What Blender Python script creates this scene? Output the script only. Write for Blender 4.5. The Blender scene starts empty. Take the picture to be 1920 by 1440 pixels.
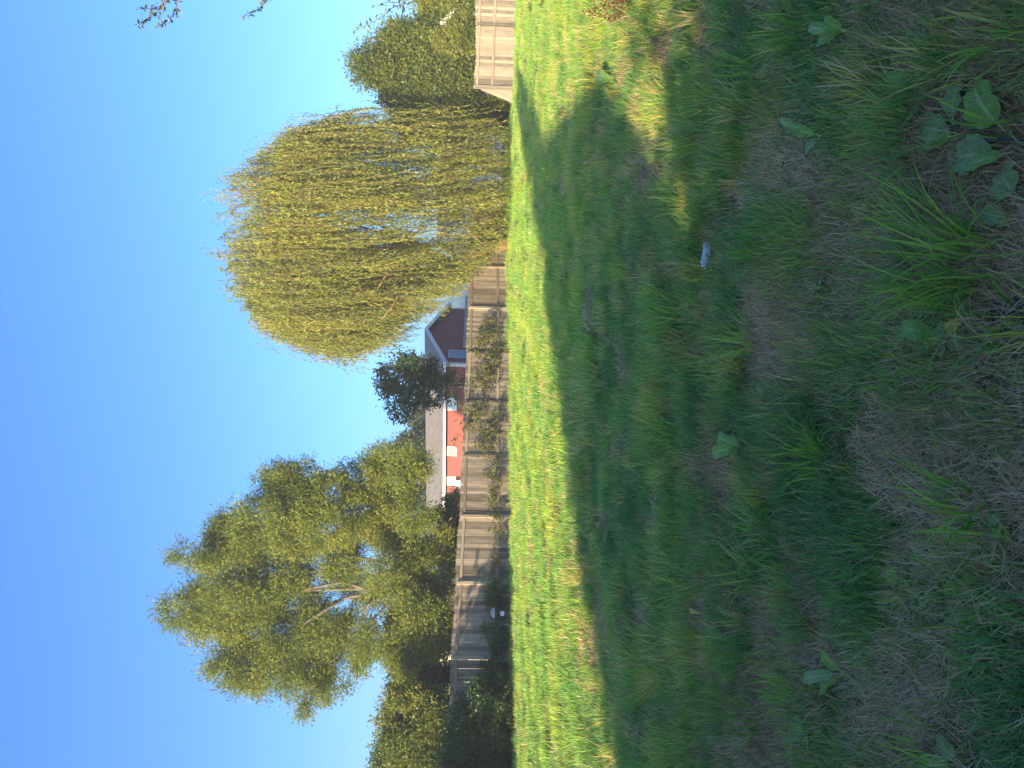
import bpy, math, random
import numpy as np
from mathutils import Vector, Matrix

random.seed(7)
RNG = np.random.default_rng(11)
scene = bpy.context.scene
COL = scene.collection

# ------------------------------------------------------------------ camera
EYE = np.array([0.0, 0.0, 1.5])
PITCH, ROLL = math.radians(3.1), math.radians(1.5)
FPX = 26.0 / 36.0 * 1920.0
FWD = np.array([0, math.cos(PITCH), -math.sin(PITCH)])
_dn = np.array([0, -math.sin(PITCH), -math.cos(PITCH)])
_rt = np.array([1.0, 0, 0])
RT = _rt * math.cos(ROLL) - _dn * math.sin(ROLL)
DN = _dn * math.cos(ROLL) + _rt * math.sin(ROLL)
cam_data = bpy.data.cameras.new("camera")
cam_data.sensor_fit = 'HORIZONTAL'
cam_data.sensor_width = 36.0
cam_data.lens = 26.0
cam_data.clip_start = 0.05
cam_data.clip_end = 2000.0
cam = bpy.data.objects.new("camera", cam_data)
COL.objects.link(cam)
# the phone was held on its side: picture right is down, picture up is the viewer's right
m = Matrix((( DN[0], RT[0], -FWD[0], EYE[0]),
            ( DN[1], RT[1], -FWD[1], EYE[1]),
            ( DN[2], RT[2], -FWD[2], EYE[2]),
            (0, 0, 0, 1)))
cam.matrix_world = m
scene.camera = cam

# ------------------------------------------------------------------ sky, sun, exposure
SUN_EL = math.radians(14.0)
AZ = np.array([0.555, 0.832])            # the way shadows fall on the ground
CR = np.array([0.832, -0.555])           # across it, to the right
world = bpy.data.worlds.new("World")
scene.world = world
world.use_nodes = True
wn = world.node_tree
for n in list(wn.nodes):
    wn.nodes.remove(n)
sky = wn.nodes.new("ShaderNodeTexSky")
sky.sky_type = 'NISHITA'
sky.sun_disc = False
sky.sun_elevation = SUN_EL
sky.sun_rotation = math.atan2(-AZ[0], -AZ[1])
sky.altitude = 0.0
sky.air_density = 0.92
sky.dust_density = 2.6
sky.ozone_density = 7.2
bg = wn.nodes.new("ShaderNodeBackground")
bg.inputs["Strength"].default_value = 0.15
wo = wn.nodes.new("ShaderNodeOutputWorld")
wn.links.new(sky.outputs[0], bg.inputs[0])
wn.links.new(bg.outputs[0], wo.inputs[0])

sd = bpy.data.lights.new("sun", 'SUN')
sd.energy = 4.8
sd.angle = math.radians(0.5)
sd.color = (1.0, 0.80, 0.49)
sun = bpy.data.objects.new("sun", sd)
COL.objects.link(sun)
to_sun = Vector((-AZ[0] * math.cos(SUN_EL), -AZ[1] * math.cos(SUN_EL), math.sin(SUN_EL)))
sun.rotation_euler = to_sun.to_track_quat('Z', 'Y').to_euler()
sun.location = (-20, -30, 20)

scene.view_settings.view_transform = 'Standard'
scene.view_settings.look = 'None'
scene.view_settings.exposure = 1.54
scene.view_settings.gamma = 1.0
scene.view_settings.use_curve_mapping = False
scene.cycles.max_bounces = 6
scene.cycles.transparent_max_bounces = 8

GLARE_DENSITY = 0.0014
# ------------------------------------------------------------------ helpers
def sc(s, c):                                   # shadow-aligned ground frame -> world xy
    return np.array([s * AZ[0] + c * CR[0], s * AZ[1] + c * CR[1]])

def at(x, y, Y):                                # the point seen at photo pixel (x, y), Y metres ahead
    d = FWD + RT * (720.0 - y) / FPX + DN * (x - 960.0) / FPX
    return EYE + d * (Y / d[1])

def gz(x, y):                                   # height of the lawn
    r = np.hypot(x, y)
    k = np.clip((r - 1.0) / 6.0, 0.3, 1.0)
    return (0.020 * np.sin(1.9 * x + 0.7 * y + 1.0) + 0.016 * np.sin(-1.3 * x + 2.3 * y + 2.0)
            + 0.010 * np.sin(4.1 * x + 3.3 * y) + 0.05 * np.sin(0.21 * x + 0.16 * y + 0.4)) * k

def ground(x, y):
    d = FWD + RT * (720.0 - y) / FPX + DN * (x - 960.0) / FPX
    p = EYE + d * (-EYE[2] / d[2])
    for _ in range(3):
        p = EYE + d * ((float(gz(p[0], p[1])) - EYE[2]) / d[2])
    return p

def unit(a):
    return a / np.maximum(np.linalg.norm(a, axis=-1, keepdims=True), 1e-9)

def tag(o, label=None, cat=None, group=None, kind=None):
    if label: o["label"] = label
    if cat: o["category"] = cat
    if group: o["group"] = group
    if kind: o["kind"] = kind
    return o

def thing(name, label, cat, loc, group=None):
    o = bpy.data.objects.new(name, None)
    o.empty_display_size = 0.2
    COL.objects.link(o)
    o.location = Vector([float(v) for v in loc])
    return tag(o, label, cat, group)

def wloc(o):
    v = np.zeros(3)
    while o is not None:
        v += np.array(o.location); o = o.parent
    return v

def fast_mesh(name, V, F, mat, smooth=False, attrs=None):
    V = np.asarray(V, dtype=np.float32); F = np.asarray(F, dtype=np.int32)
    me = bpy.data.meshes.new(name)
    k = F.shape[1]
    me.vertices.add(len(V)); me.vertices.foreach_set("co", V.ravel())
    me.loops.add(F.size); me.loops.foreach_set("vertex_index", F.ravel())
    me.polygons.add(len(F))
    me.polygons.foreach_set("loop_start", np.arange(len(F), dtype=np.int32) * k)
    if smooth:
        me.polygons.foreach_set("use_smooth", np.ones(len(F), dtype=bool))
    me.update(calc_edges=True)
    for an, arr in (attrs or {}).items():
        a = me.attributes.new(an, 'FLOAT', 'POINT')
        a.data.foreach_set("value", np.asarray(arr, dtype=np.float32))
    if mat: me.materials.append(mat)
    return me

def put(name, me, parent=None, world=True):
    """link a mesh whose vertices are in world coordinates, below parent or at top level"""
    o = bpy.data.objects.new(name, me)
    COL.objects.link(o)
    if parent is not None:
        o.parent = parent
        if world:
            o.location = Vector([-float(v) for v in wloc(parent)])
    return o

class MB:
    def __init__(s): s.v = []; s.f = []
    def poly(s, pts):
        i = len(s.v); s.v += [tuple(map(float, p)) for p in pts]; s.f.append(tuple(range(i, i + len(pts))))
    def prism(s, base, ext):
        """closed polygon base (list of 3-vectors) extruded by vector ext"""
        n = len(base); i = len(s.v); e = np.asarray(ext, float)
        s.v += [tuple(map(float, p)) for p in base] + [tuple(map(float, np.asarray(p) + e)) for p in base]
        s.f.append(tuple(range(i + n - 1, i - 1, -1))); s.f.append(tuple(range(i + n, i + 2 * n)))
        for k in range(n):
            a, b = i + k, i + (k + 1) % n
            s.f.append((a, b, b + n, a + n))
        return s
    def box(s, o, ex, ey, ez):
        o = np.asarray(o, float); ex = np.asarray(ex, float); ey = np.asarray(ey, float)
        return s.prism([o, o + ex, o + ex + ey, o + ey], ez)
    def tube(s, pts, rad, n=6):
        pts = [np.asarray(p, float) for p in pts]; i0 = len(s.v)
        for k, p in enumerate(pts):
            t = pts[min(k + 1, len(pts) - 1)] - pts[max(k - 1, 0)]; t = t / (np.linalg.norm(t) + 1e-9)
            a = np.cross(t, [0.31, 0.2, 0.93] if abs(t[2]) < 0.9 else [1, 0.1, 0]); a /= np.linalg.norm(a); b = np.cross(t, a)
            for q in range(n):
                w = 2 * math.pi * q / n
                s.v.append(tuple(p + rad[k] * (math.cos(w) * a + math.sin(w) * b)))
        for k in range(len(pts) - 1):
            for q in range(n):
                a = i0 + k * n + q; b = i0 + k * n + (q + 1) % n
                s.f.append((a, b, b + n, a + n))
        s.f.append(tuple(i0 + q for q in range(n - 1, -1, -1)))
        s.f.append(tuple(i0 + (len(pts) - 1) * n + q for q in range(n)))
        return s
    def build(s, name, mat, parent=None, smooth=False):
        me = bpy.data.meshes.new(name); me.from_pydata(s.v, [], s.f)
        me.materials.append(mat)
        import bmesh
        bm = bmesh.new(); bm.from_mesh(me); bmesh.ops.recalc_face_normals(bm, faces=bm.faces); bm.to_mesh(me); bm.free()
        if smooth:
            for p in me.polygons: p.use_smooth = True
        return put(name, me, parent)

# ------------------------------------------------------------------ materials
def new_mat(name):
    mt = bpy.data.materials.new(name); mt.use_nodes = True
    nt = mt.node_tree
    for n in list(nt.nodes): nt.nodes.remove(n)
    out = nt.nodes.new("ShaderNodeOutputMaterial")
    p = nt.nodes.new("ShaderNodeBsdfPrincipled")
    nt.links.new(p.outputs[0], out.inputs[0])
    return mt, nt, p, out

def ramp(nt, stops, inp):
    r = nt.nodes.new("ShaderNodeValToRGB")
    el = r.color_ramp.elements
    while len(el) < len(stops): el.new(0.5)
    for e, (pos, c) in zip(el, stops):
        e.position = pos; e.color = (*c, 1)
    nt.links.new(inp, r.inputs[0])
    return r.outputs[0]

def noise(nt, scale, detail=4, vec=None, rough=0.6):
    n = nt.nodes.new("ShaderNodeTexNoise"); n.inputs["Scale"].default_value = scale
    n.inputs["Detail"].default_value = detail; n.inputs["Roughness"].default_value = rough
    if vec is not None: nt.links.new(vec, n.inputs["Vector"])
    return n.outputs["Fac"]

def geo_pos(nt):
    return nt.nodes.new("ShaderNodeNewGeometry").outputs["Position"]

def mapping(nt, vec, scale):
    mp = nt.nodes.new("ShaderNodeMapping"); mp.inputs["Scale"].default_value = scale
    nt.links.new(vec, mp.inputs["Vector"]); return mp.outputs[0]

def math_node(nt, op, a, b=None):
    n = nt.nodes.new("ShaderNodeMath"); n.operation = op
    for i, v in enumerate((a, b)):
        if v is None: continue
        if isinstance(v, (int, float)): n.inputs[i].default_value = v
        else: nt.links.new(v, n.inputs[i])
    return n.outputs[0]

def bump(nt, p, h, strength=0.4, dist=0.02):
    b = nt.nodes.new("ShaderNodeBump"); b.inputs["Strength"].default_value = strength
    b.inputs["Distance"].default_value = dist
    nt.links.new(h, b.inputs["Height"]); nt.links.new(b.outputs[0], p.inputs["Normal"])

def leaf_mat(name, stops, transl=0.35, rough=0.5, source='GEOMETRY', attr='rnd', mixrnd=None, spec=0.25):
    mt, nt, p, out = new_mat(name)
    a = nt.nodes.new("ShaderNodeAttribute"); a.attribute_type = source; a.attribute_name = attr
    fac = a.outputs["Fac"]
    if mixrnd:
        g = nt.nodes.new("ShaderNodeAttribute"); g.attribute_type = 'GEOMETRY'; g.attribute_name = 'rnd'
        sh = math_node(nt, 'MULTIPLY', math_node(nt, 'SUBTRACT', g.outputs["Fac"], 0.5), mixrnd)
        fac = math_node(nt, 'ADD', fac, sh)
    c = ramp(nt, stops, fac)
    nt.links.new(c, p.inputs["Base Color"])
    p.inputs["Roughness"].default_value = rough
    p.inputs["Specular IOR Level"].default_value = spec
    t = nt.nodes.new("ShaderNodeBsdfTranslucent")
    nt.links.new(c, t.inputs[0])
    mx = nt.nodes.new("ShaderNodeMixShader"); mx.inputs[0].default_value = transl
    nt.links.new(p.outputs[0], mx.inputs[1]); nt.links.new(t.outputs[0], mx.inputs[2])
    nt.links.new(mx.outputs[0], out.inputs[0])
    return mt

def wood_mat(name, dark, mid, light, grain=(22, 22, 1.2), rough=0.85):
    mt, nt, p, out = new_mat(name)
    tc = nt.nodes.new("ShaderNodeTexCoord")
    oi = nt.nodes.new("ShaderNodeObjectInfo")
    add = nt.nodes.new("ShaderNodeVectorMath"); add.operation = 'ADD'
    nt.links.new(tc.outputs["Object"], add.inputs[0])
    cmb = nt.nodes.new("ShaderNodeCombineXYZ")
    nt.links.new(math_node(nt, 'MULTIPLY', oi.outputs["Random"], 37.0), cmb.inputs[0])
    nt.links.new(math_node(nt, 'MULTIPLY', oi.outputs["Random"], 11.0), cmb.inputs[2])
    nt.links.new(cmb.outputs[0], add.inputs[1])
    g = noise(nt, 1.0, 6, mapping(nt, add.outputs[0], grain), 0.65)
    kn = noise(nt, 2.4, 2, add.outputs[0], 0.5)
    f = math_node(nt, 'ADD', math_node(nt, 'MULTIPLY', g, 0.55), math_node(nt, 'MULTIPLY', oi.outputs["Random"], 0.48))
    f = math_node(nt, 'ADD', f, math_node(nt, 'MULTIPLY', math_node(nt, 'SUBTRACT', kn, 0.5), 0.35))
    c = ramp(nt, [(0.22, dark), (0.5, mid), (0.8, light)], f)
    nt.links.new(c, p.inputs["Base Color"]); p.inputs["Roughness"].default_value = rough
    p.inputs["Specular IOR Level"].default_value = 0.2
    bump(nt, p, g, 0.5, 0.006)
    return mt

def plain_mat(name, c1, c2, scale=6.0, rough=0.6, spec=0.3, stretch=(1, 1, 1), bmp=0.15, detail=5):
    mt, nt, p, out = new_mat(name)
    n = noise(nt, scale, detail, mapping(nt, geo_pos(nt), stretch))
    nt.links.new(ramp(nt, [(0.3, c1), (0.7, c2)], n), p.inputs["Base Color"])
    p.inputs["Roughness"].default_value = rough; p.inputs["Specular IOR Level"].default_value = spec
    if bmp: bump(nt, p, n, bmp, 0.01)
    return mt

GRASS_STOPS = [(0.0, (0.105, 0.245, 0.075)), (0.30, (0.215, 0.415, 0.075)), (0.52, (0.400, 0.520, 0.055)),
               (0.70, (0.58, 0.48, 0.10)), (0.86, (0.66, 0.48, 0.20)), (1.0, (0.72, 0.56, 0.30))]
M = {}
M['grass'] = leaf_mat('grass_blade', GRASS_STOPS, 0.30, 0.45, 'INSTANCER', 'tint', 0.30)
M['straw'] = leaf_mat('dry_straw', [(0.0, (0.28, 0.185, 0.085)), (0.45, (0.52, 0.37, 0.185)), (1.0, (0.74, 0.58, 0.33))],
                      0.15, 0.6, 'INSTANCER', 'tint', 0.8)
M['tuft'] = leaf_mat('long_grass_blade', [(0.0, (0.11, 0.24, 0.036)), (0.5, (0.215, 0.40, 0.040)), (0.8, (0.36, 0.52, 0.07)),
                                          (0.9, (0.42, 0.34, 0.16)), (1.0, (0.50, 0.41, 0.23))], 0.35, 0.42)
M['hay'] = leaf_mat('hay', [(0.0, (0.22, 0.16, 0.10)), (0.5, (0.40, 0.30, 0.19)), (1.0, (0.56, 0.44, 0.30))], 0.12, 0.7)
M['cotton'] = leaf_mat('cottonwood_leaf', [(0.0, (0.115, 0.170, 0.032)), (0.5, (0.215, 0.255, 0.036)), (1.0, (0.33, 0.33, 0.055))], 0.5, 0.45)
M['willow'] = leaf_mat('willow_leaf', [(0.0, (0.130, 0.180, 0.036)), (0.5, (0.275, 0.295, 0.038)), (0.88, (0.42, 0.38, 0.06)), (1.0, (0.36, 0.24, 0.09))], 0.5, 0.42)
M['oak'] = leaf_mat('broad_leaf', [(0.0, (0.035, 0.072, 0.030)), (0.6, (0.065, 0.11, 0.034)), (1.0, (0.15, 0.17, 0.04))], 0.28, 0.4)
M['mixed'] = leaf_mat('mixed_leaf', [(0.0, (0.085, 0.13, 0.028)), (0.5, (0.165, 0.20, 0.034)), (0.93, (0.26, 0.285, 0.045)), (1.0, (0.32, 0.27, 0.07))], 0.48, 0.42)
M['bluegreen'] = leaf_mat('blue_green_leaf', [(0.0, (0.040, 0.070, 0.034)), (0.5, (0.075, 0.105, 0.048)), (1.0, (0.13, 0.15, 0.06))], 0.32, 0.45)
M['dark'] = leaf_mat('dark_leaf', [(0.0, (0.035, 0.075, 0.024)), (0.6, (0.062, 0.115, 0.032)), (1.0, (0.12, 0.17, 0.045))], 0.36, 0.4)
M['yellowish'] = leaf_mat('yellow_green_leaf', [(0.0, (0.12, 0.145, 0.024)), (0.5, (0.22, 0.22, 0.034)), (1.0, (0.32, 0.26, 0.05))], 0.48, 0.45)
M['sapling'] = leaf_mat('sapling_leaf', [(0.0, (0.06, 0.085, 0.022)), (0.5, (0.13, 0.14, 0.035)), (0.85, (0.21, 0.20, 0.05)), (1.0, (0.32, 0.20, 0.10))], 0.35, 0.5)
M['twig_leaf'] = leaf_mat('twig_leaf', [(0.0, (0.055, 0.080, 0.055)), (0.6, (0.115, 0.150, 0.080)), (0.96, (0.21, 0.22, 0.11)), (1.0, (0.28, 0.18, 0.10))], 0.25, 0.55)
M['russet'] = leaf_mat('russet_seed', [(0.0, (0.11, 0.035, 0.015)), (1.0, (0.24, 0.085, 0.035))], 0.2, 0.7)
M['bark'] = plain_mat('bark', (0.085, 0.068, 0.052), (0.20, 0.16, 0.12), 9, 0.9, 0.1, (3, 3, 0.6), 0.6)
M['willow_bark'] = plain_mat('willow_bark', (0.18, 0.115, 0.055), (0.32, 0.21, 0.11), 8, 0.9, 0.1, (3, 3, 0.6), 0.5)
M['fence'] = wood_mat('weathered_cedar', (0.095, 0.080, 0.060), (0.21, 0.172, 0.125), (0.36, 0.295, 0.21))
M['rail'] = wood_mat('weathered_rail', (0.15, 0.115, 0.078), (0.25, 0.195, 0.135), (0.36, 0.29, 0.205), (1.5, 26, 26))
M['siding'] = plain_mat('barn_red_paint', (0.225, 0.062, 0.052), (0.265, 0.076, 0.063), 1.2, 0.7, 0.2, (0.5, 0.5, 14), 0.05)
M['white'] = plain_mat('white_paint', (0.70, 0.68, 0.63), (0.80, 0.78, 0.74), 3, 0.5, 0.3, (1, 1, 1), 0.03)
M['cream'] = plain_mat('cream_paint', (0.60, 0.52, 0.34), (0.70, 0.62, 0.42), 3, 0.6, 0.3, (1, 1, 1), 0.03)
M['greypaint'] = plain_mat('grey_paint', (0.30, 0.32, 0.33), (0.40, 0.42, 0.43), 3, 0.6, 0.3, (1, 1, 1), 0.03)
M['blind'] = plain_mat('window_blind', (0.50, 0.36, 0.17), (0.62, 0.46, 0.24), 4, 0.6, 0.2, (1, 1, 6), 0)  # amber tone paints an orange reflection into the window panes
M['curtain'] = plain_mat('blue_curtain', (0.20, 0.36, 0.47), (0.32, 0.48, 0.58), 5, 0.7, 0.2, (1, 1, 1), 0)
M['metal'] = plain_mat('painted_metal', (0.28, 0.28, 0.27), (0.40, 0.39, 0.37), 6, 0.4, 0.5, (1, 1, 1), 0.02)
M['blackplastic'] = plain_mat('black_plastic', (0.012, 0.012, 0.014), (0.02, 0.02, 0.022), 20, 0.45, 0.4, (1, 1, 1), 0.1)
M['stick'] = plain_mat('pale_stick', (0.25, 0.19, 0.12), (0.40, 0.32, 0.22), 30, 0.8, 0.2, (1, 1, 0.2), 0.2)

def roof_mat(name, c1, c2):
    mt, nt, p, out = new_mat(name)
    b = nt.nodes.new("ShaderNodeTexBrick")
    uv = nt.nodes.new("ShaderNodeTexCoord")
    nt.links.new(mapping(nt, uv.outputs["UV"], (1, 1, 1)), b.inputs["Vector"])
    b.inputs["Scale"].default_value = 1.0; b.inputs["Brick Width"].default_value = 0.33; b.inputs["Row Height"].default_value = 0.15
    b.inputs["Mortar Size"].default_value = 0.006
    b.inputs["Color1"].default_value = (*c1, 1); b.inputs["Color2"].default_value = (*c2, 1)
    b.inputs["Mortar"].default_value = (c1[0] * .5, c1[1] * .5, c1[2] * .5, 1)
    n = noise(nt, 1.6, 5, geo_pos(nt))
    mx = nt.nodes.new("ShaderNodeMixRGB"); mx.blend_type = 'MULTIPLY'; mx.inputs[0].default_value = 0.5
    nt.links.new(b.outputs["Color"], mx.inputs[1])
    nt.links.new(ramp(nt, [(0.3, (0.75, 0.75, 0.75)), (0.7, (1.05, 1.03, 1.0))], n), mx.inputs[2])
    nt.links.new(mx.outputs[0], p.inputs["Base Color"]); p.inputs["Roughness"].default_value = 0.9
    return mt
M['roof'] = roof_mat('grey_shingle', (0.19, 0.160, 0.128), (0.255, 0.218, 0.178))
M['roof2'] = roof_mat('tan_shingle', (0.24, 0.19, 0.145), (0.30, 0.245, 0.185))

def glass_mat():
    mt, nt, p, out = new_mat('window_glass')
    p.inputs["Base Color"].default_value = (0.03, 0.035, 0.04, 1); p.inputs["Roughness"].default_value = 0.05
    p.inputs["Specular IOR Level"].default_value = 0.8
    return mt
M['glass'] = glass_mat()

def film_mat():
    mt, nt, p, out = new_mat('clear_plastic')
    p.inputs["Base Color"].default_value = (0.50, 0.58, 0.60, 1); p.inputs["Roughness"].default_value = 0.3
    t = nt.nodes.new("ShaderNodeBsdfTransparent")
    mx = nt.nodes.new("ShaderNodeMixShader"); mx.inputs[0].default_value = 0.6
    nt.links.new(t.outputs[0], mx.inputs[1]); nt.links.new(p.outputs[0], mx.inputs[2]); nt.links.new(mx.outputs[0], out.inputs[0])
    return mt
M['film'] = film_mat()

def dock_mat(name, c_dark, c_light, c_rib):
    """broad leaf with paler midrib and side veins, small dark holes; uses the u/v attributes of the leaf"""
    mt, nt, p, out = new_mat(name)
    au = nt.nodes.new("ShaderNodeAttribute"); au.attribute_name = 'u'
    av = nt.nodes.new("ShaderNodeAttribute"); av.attribute_name = 'v'
    absu = math_node(nt, 'ABSOLUTE', au.outputs["Fac"])
    veins = math_node(nt, 'SINE', math_node(nt, 'MULTIPLY', math_node(nt, 'SUBTRACT', av.outputs["Fac"], math_node(nt, 'MULTIPLY', absu, 0.16)), 85.0))
    n = noise(nt, 30, 4, geo_pos(nt))
    f = math_node(nt, 'ADD', math_node(nt, 'MULTIPLY', veins, 0.10), n)
    c = ramp(nt, [(0.3, c_dark), (0.75, c_light)], f)
    spots = noise(nt, 95, 1, geo_pos(nt))
    mxs = nt.nodes.new("ShaderNodeMixRGB"); nt.links.new(ramp(nt, [(0.74, (0, 0, 0)), (0.77, (1, 1, 1))], spots), mxs.inputs[0])
    nt.links.new(c, mxs.inputs[1]); mxs.inputs[2].default_value = (0.05, 0.035, 0.015, 1)
    rib = ramp(nt, [(0.05, (1, 1, 1)), (0.12, (0, 0, 0))], absu)
    mx = nt.nodes.new("ShaderNodeMixRGB"); nt.links.new(rib, mx.inputs[0]); nt.links.new(mxs.outputs[0], mx.inputs[1]); mx.inputs[2].default_value = (*c_rib, 1)
    nt.links.new(mx.outputs[0], p.inputs["Base Color"]); p.inputs["Roughness"].default_value = 0.38
    p.inputs["Specular IOR Level"].default_value = 0.45
    bump(nt, p, veins, 0.25, 0.003)
    t = nt.nodes.new("ShaderNodeBsdfTranslucent"); nt.links.new(mx.outputs[0], t.inputs[0])
    ms = nt.nodes.new("ShaderNodeMixShader"); ms.inputs[0].default_value = 0.25
    nt.links.new(p.outputs[0], ms.inputs[1]); nt.links.new(t.outputs[0], ms.inputs[2]); nt.links.new(ms.outputs[0], out.inputs[0])
    return mt
M['dock'] = dock_mat('dock_leaf', (0.14, 0.27, 0.020), (0.23, 0.38, 0.035), (0.38, 0.48, 0.12))
M['dock_blue'] = dock_mat('grey_green_leaf', (0.16, 0.25, 0.060), (0.24, 0.34, 0.095), (0.35, 0.42, 0.17))
M['dock_yellow'] = dock_mat('yellowing_leaf', (0.50, 0.38, 0.035), (0.64, 0.52, 0.06), (0.6, 0.48, 0.10))
M['dock_brown'] = dock_mat('brown_leaf', (0.38, 0.15, 0.06), (0.52, 0.25, 0.11), (0.5, 0.24, 0.11))

def lawn_mat():
    mt, nt, p, out = new_mat('lawn_soil')
    pos = geo_pos(nt)
    n1 = noise(nt, 0.9, 5, pos); n2 = noise(nt, 26, 5, pos); n3 = noise(nt, 140, 3, pos)
    f = math_node(nt, 'ADD', math_node(nt, 'MULTIPLY', n1, 0.5), math_node(nt, 'MULTIPLY', n2, 0.5))
    c = ramp(nt, [(0.36, (0.055, 0.042, 0.024)), (0.48, (0.12, 0.105, 0.042)), (0.58, (0.20, 0.165, 0.072)), (0.70, (0.34, 0.26, 0.14))], f)
    nt.links.new(c, p.inputs["Base Color"]); p.inputs["Roughness"].default_value = 0.95; p.inputs["Specular IOR Level"].default_value = 0.1
    bump(nt, p, math_node(nt, 'ADD', n3, n2), 0.7, 0.02)
    return mt
M['lawn'] = lawn_mat()

# ------------------------------------------------------------------ ground: one sheet to the horizon
def axis_pts(near, step, far):
    a = list(np.arange(0, near, step)); s = step
    while a[-1] < far:
        s *= 1.22; a.append(a[-1] + s)
    return np.array(a)
ax = axis_pts(9, 0.15, 900); xs = np.concatenate([-ax[:0:-1], ax])
ay = axis_pts(14, 0.15, 900); ys = np.concatenate([-axis_pts(3, 0.3, 300)[:0:-1], ay])
X, Y = np.meshgrid(xs, ys)
V = np.stack([X.ravel(), Y.ravel(), gz(X, Y).ravel()], 1)
nx, ny = len(xs), len(ys)
I = np.arange(nx * ny).reshape(ny, nx)
F = np.stack([I[:-1, :-1].ravel(), I[:-1, 1:].ravel(), I[1:, 1:].ravel(), I[1:, :-1].ravel()], 1)
tag(put('ground', fast_mesh('ground', V, F, M['lawn'], True)), kind='structure')

# ------------------------------------------------------------------ fences
FP0 = np.array([3.21855, 32.0]); FD = np.array([-math.cos(math.radians(35)), -math.sin(math.radians(35))])
PANEL = 2.44
def fence_h(k): return 1.775 + 0.024 * k
def picket_mesh(h=1.80, w=0.136, t=0.018):
    b = MB(); c = 0.032
    b.prism([(-w/2, 0, 0), (w/2, 0, 0), (w/2, 0, h - c), (w/2 - c, 0, h), (-w/2 + c, 0, h), (-w/2, 0, h - c)], (0, t, 0))
    me = bpy.data.meshes.new('picket'); me.from_pydata(b.v, [], b.f); me.materials.append(M['fence'])
    import bmesh
    bm = bmesh.new(); bm.from_mesh(me); bmesh.ops.recalc_face_normals(bm, faces=bm.faces); bm.to_mesh(me); bm.free()
    return me
PICKET = picket_mesh()

def build_fence(name, label, p0, d, k0, k1, hfun, posts, rails=(0.44, 1.60)):
    """p0 xy of post 0, d unit direction, panels k0..k1, boards on the far side of rails and posts"""
    nrm = np.array([-d[1], d[0]])
    if nrm @ (-p0) < 0: nrm = -nrm                       # towards the viewer
    ang = math.atan2(d[1], d[0])
    base = p0 + d * PANEL * (k0 + k1) / 2
    root = thing(name, label, 'fence', (base[0], base[1], 0))
    L = (k1 - k0) * PANEL; nb = int(L / 0.1345)
    rg = np.random.default_rng(int(abs(p0[0]) * 100) + 3)
    for i in range(nb):
        q = p0 + d * (k0 * PANEL + (i + 0.5) * L / nb) + nrm * (0.0035 * (1 if i % 2 else -1) + float(rg.uniform(-0.002, 0.002)))
        k = (k0 * PANEL + (i + 0.5) * L / nb) / PANEL
        o = bpy.data.objects.new('picket', PICKET); COL.objects.link(o); o.parent = root
        z = float(gz(q[0], q[1]))
        o.location = (q[0] - base[0], q[1] - base[1], z + 0.02 + float(rg.uniform(-0.008, 0.008)))
        o.scale = (1.0 * float(rg.uniform(0.97, 1.0)), 1, (hfun(k) - 0.02) / 1.80)
        o.rotation_euler = (0, float(rg.normal(0, 0.004)), ang if rg.random() < 0.5 else ang)
    for k in posts:
        q = p0 + d * PANEL * k
        z = float(gz(q[0], q[1]))
        MB().box((*(q - d * 0.047 + nrm * 0.012), z - 0.05), (*(d * 0.094), 0), (*(nrm * 0.094), 0), (0, 0, hfun(k) - 0.06 + 0.05)).build('post', M['fence'], root)
    for a, b_ in zip(posts[:-1], posts[1:]):
        for ri, fr in enumerate(rails):
            qa = p0 + d * (PANEL * a + 0.049); qb = p0 + d * (PANEL * b_ - 0.049)
            za = float(gz(*qa)) + hfun(a) * fr / 1.8; zb = float(gz(*qb)) + hfun(b_) * fr / 1.8
            A = np.array([*(qa + nrm * 0.010), za]); B = np.array([*(qb + nrm * 0.010), zb])
            n3 = np.array([*nrm, 0.0])
            bb = MB(); bb.prism([A, A + n3 * 0.040, A + n3 * 0.040 + [0, 0, 0.088], A + [0, 0, 0.088]], B - A)
            bb.build('rail', M['rail'], root)
    return root

left_fence = build_fence('wooden_fence', 'long weathered wooden board fence running behind the sunlit grass strip, left of the willow',
            FP0, FD, -2.6, 10.0, fence_h, [-2.6, -1, 0, 1, 2, 3, 4, 5, 6, 6.5, 8, 9, 10])
RP0 = at(940, 165, 30.6)[:2]; RD = unit(np.array([1.0, -0.035]))
def rh(k): return 1.68 + 0.012 * k
right_fence = build_fence('wooden_fence', 'short warm lit board fence at the right, beyond the willow, ending in a corner post',
            RP0, RD, -0.03, 4.0, rh, [0, 1.04, 2.04, 3, 4], rails=(0.93, 1.60))

# boards leaning against the corner post of the right fence
lp = thing('leaning_panel', 'few loose boards leaning against the corner post of the right fence', 'boards', (*(RP0 - RD * 0.4), 0))
for i in range(4):
    A = at(901 + i * 6.5, 168.5, 30.75 + 0.01 * i); B = at(961, 193 - i * 6.6, 30.75 + 0.01 * i); B[2] = max(B[2], 0.0)
    t = unit(B - A); w = np.cross(t, [0, 1, 0]); w = unit(w) * 0.128
    MB().prism([A, A + w, A + w + np.array([0, 0.02, 0]), A + np.array([0, 0.02, 0])], B - A).build('plank', M['rail'], lp)

# far rail fence seen through the gap
rf = thing('rail_fence', 'old brown rail on short posts in the gap between willow and right fence', 'fence', at(930, 200, 37.0) * [1, 1, 0])
A = at(905, 158, 37.0); B = at(905, 250, 37.2)
MB().prism([A, A + [0, 0.05, 0], A + [0, 0.05, 0.16], A + [0, 0, 0.16]], B - A).build('rail', M['rail'], rf)
for yy in (172, 191, 222, 246):
    q = at(905, yy, 37.02 + (yy - 158) * 0.002)
    MB().box((q[0] - 0.05, q[1] - 0.105, -0.05), (0.1, 0, 0), (0, 0.1, 0), (0, 0, q[2] + 0.28)).build('post', M['rail'], rf)

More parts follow.
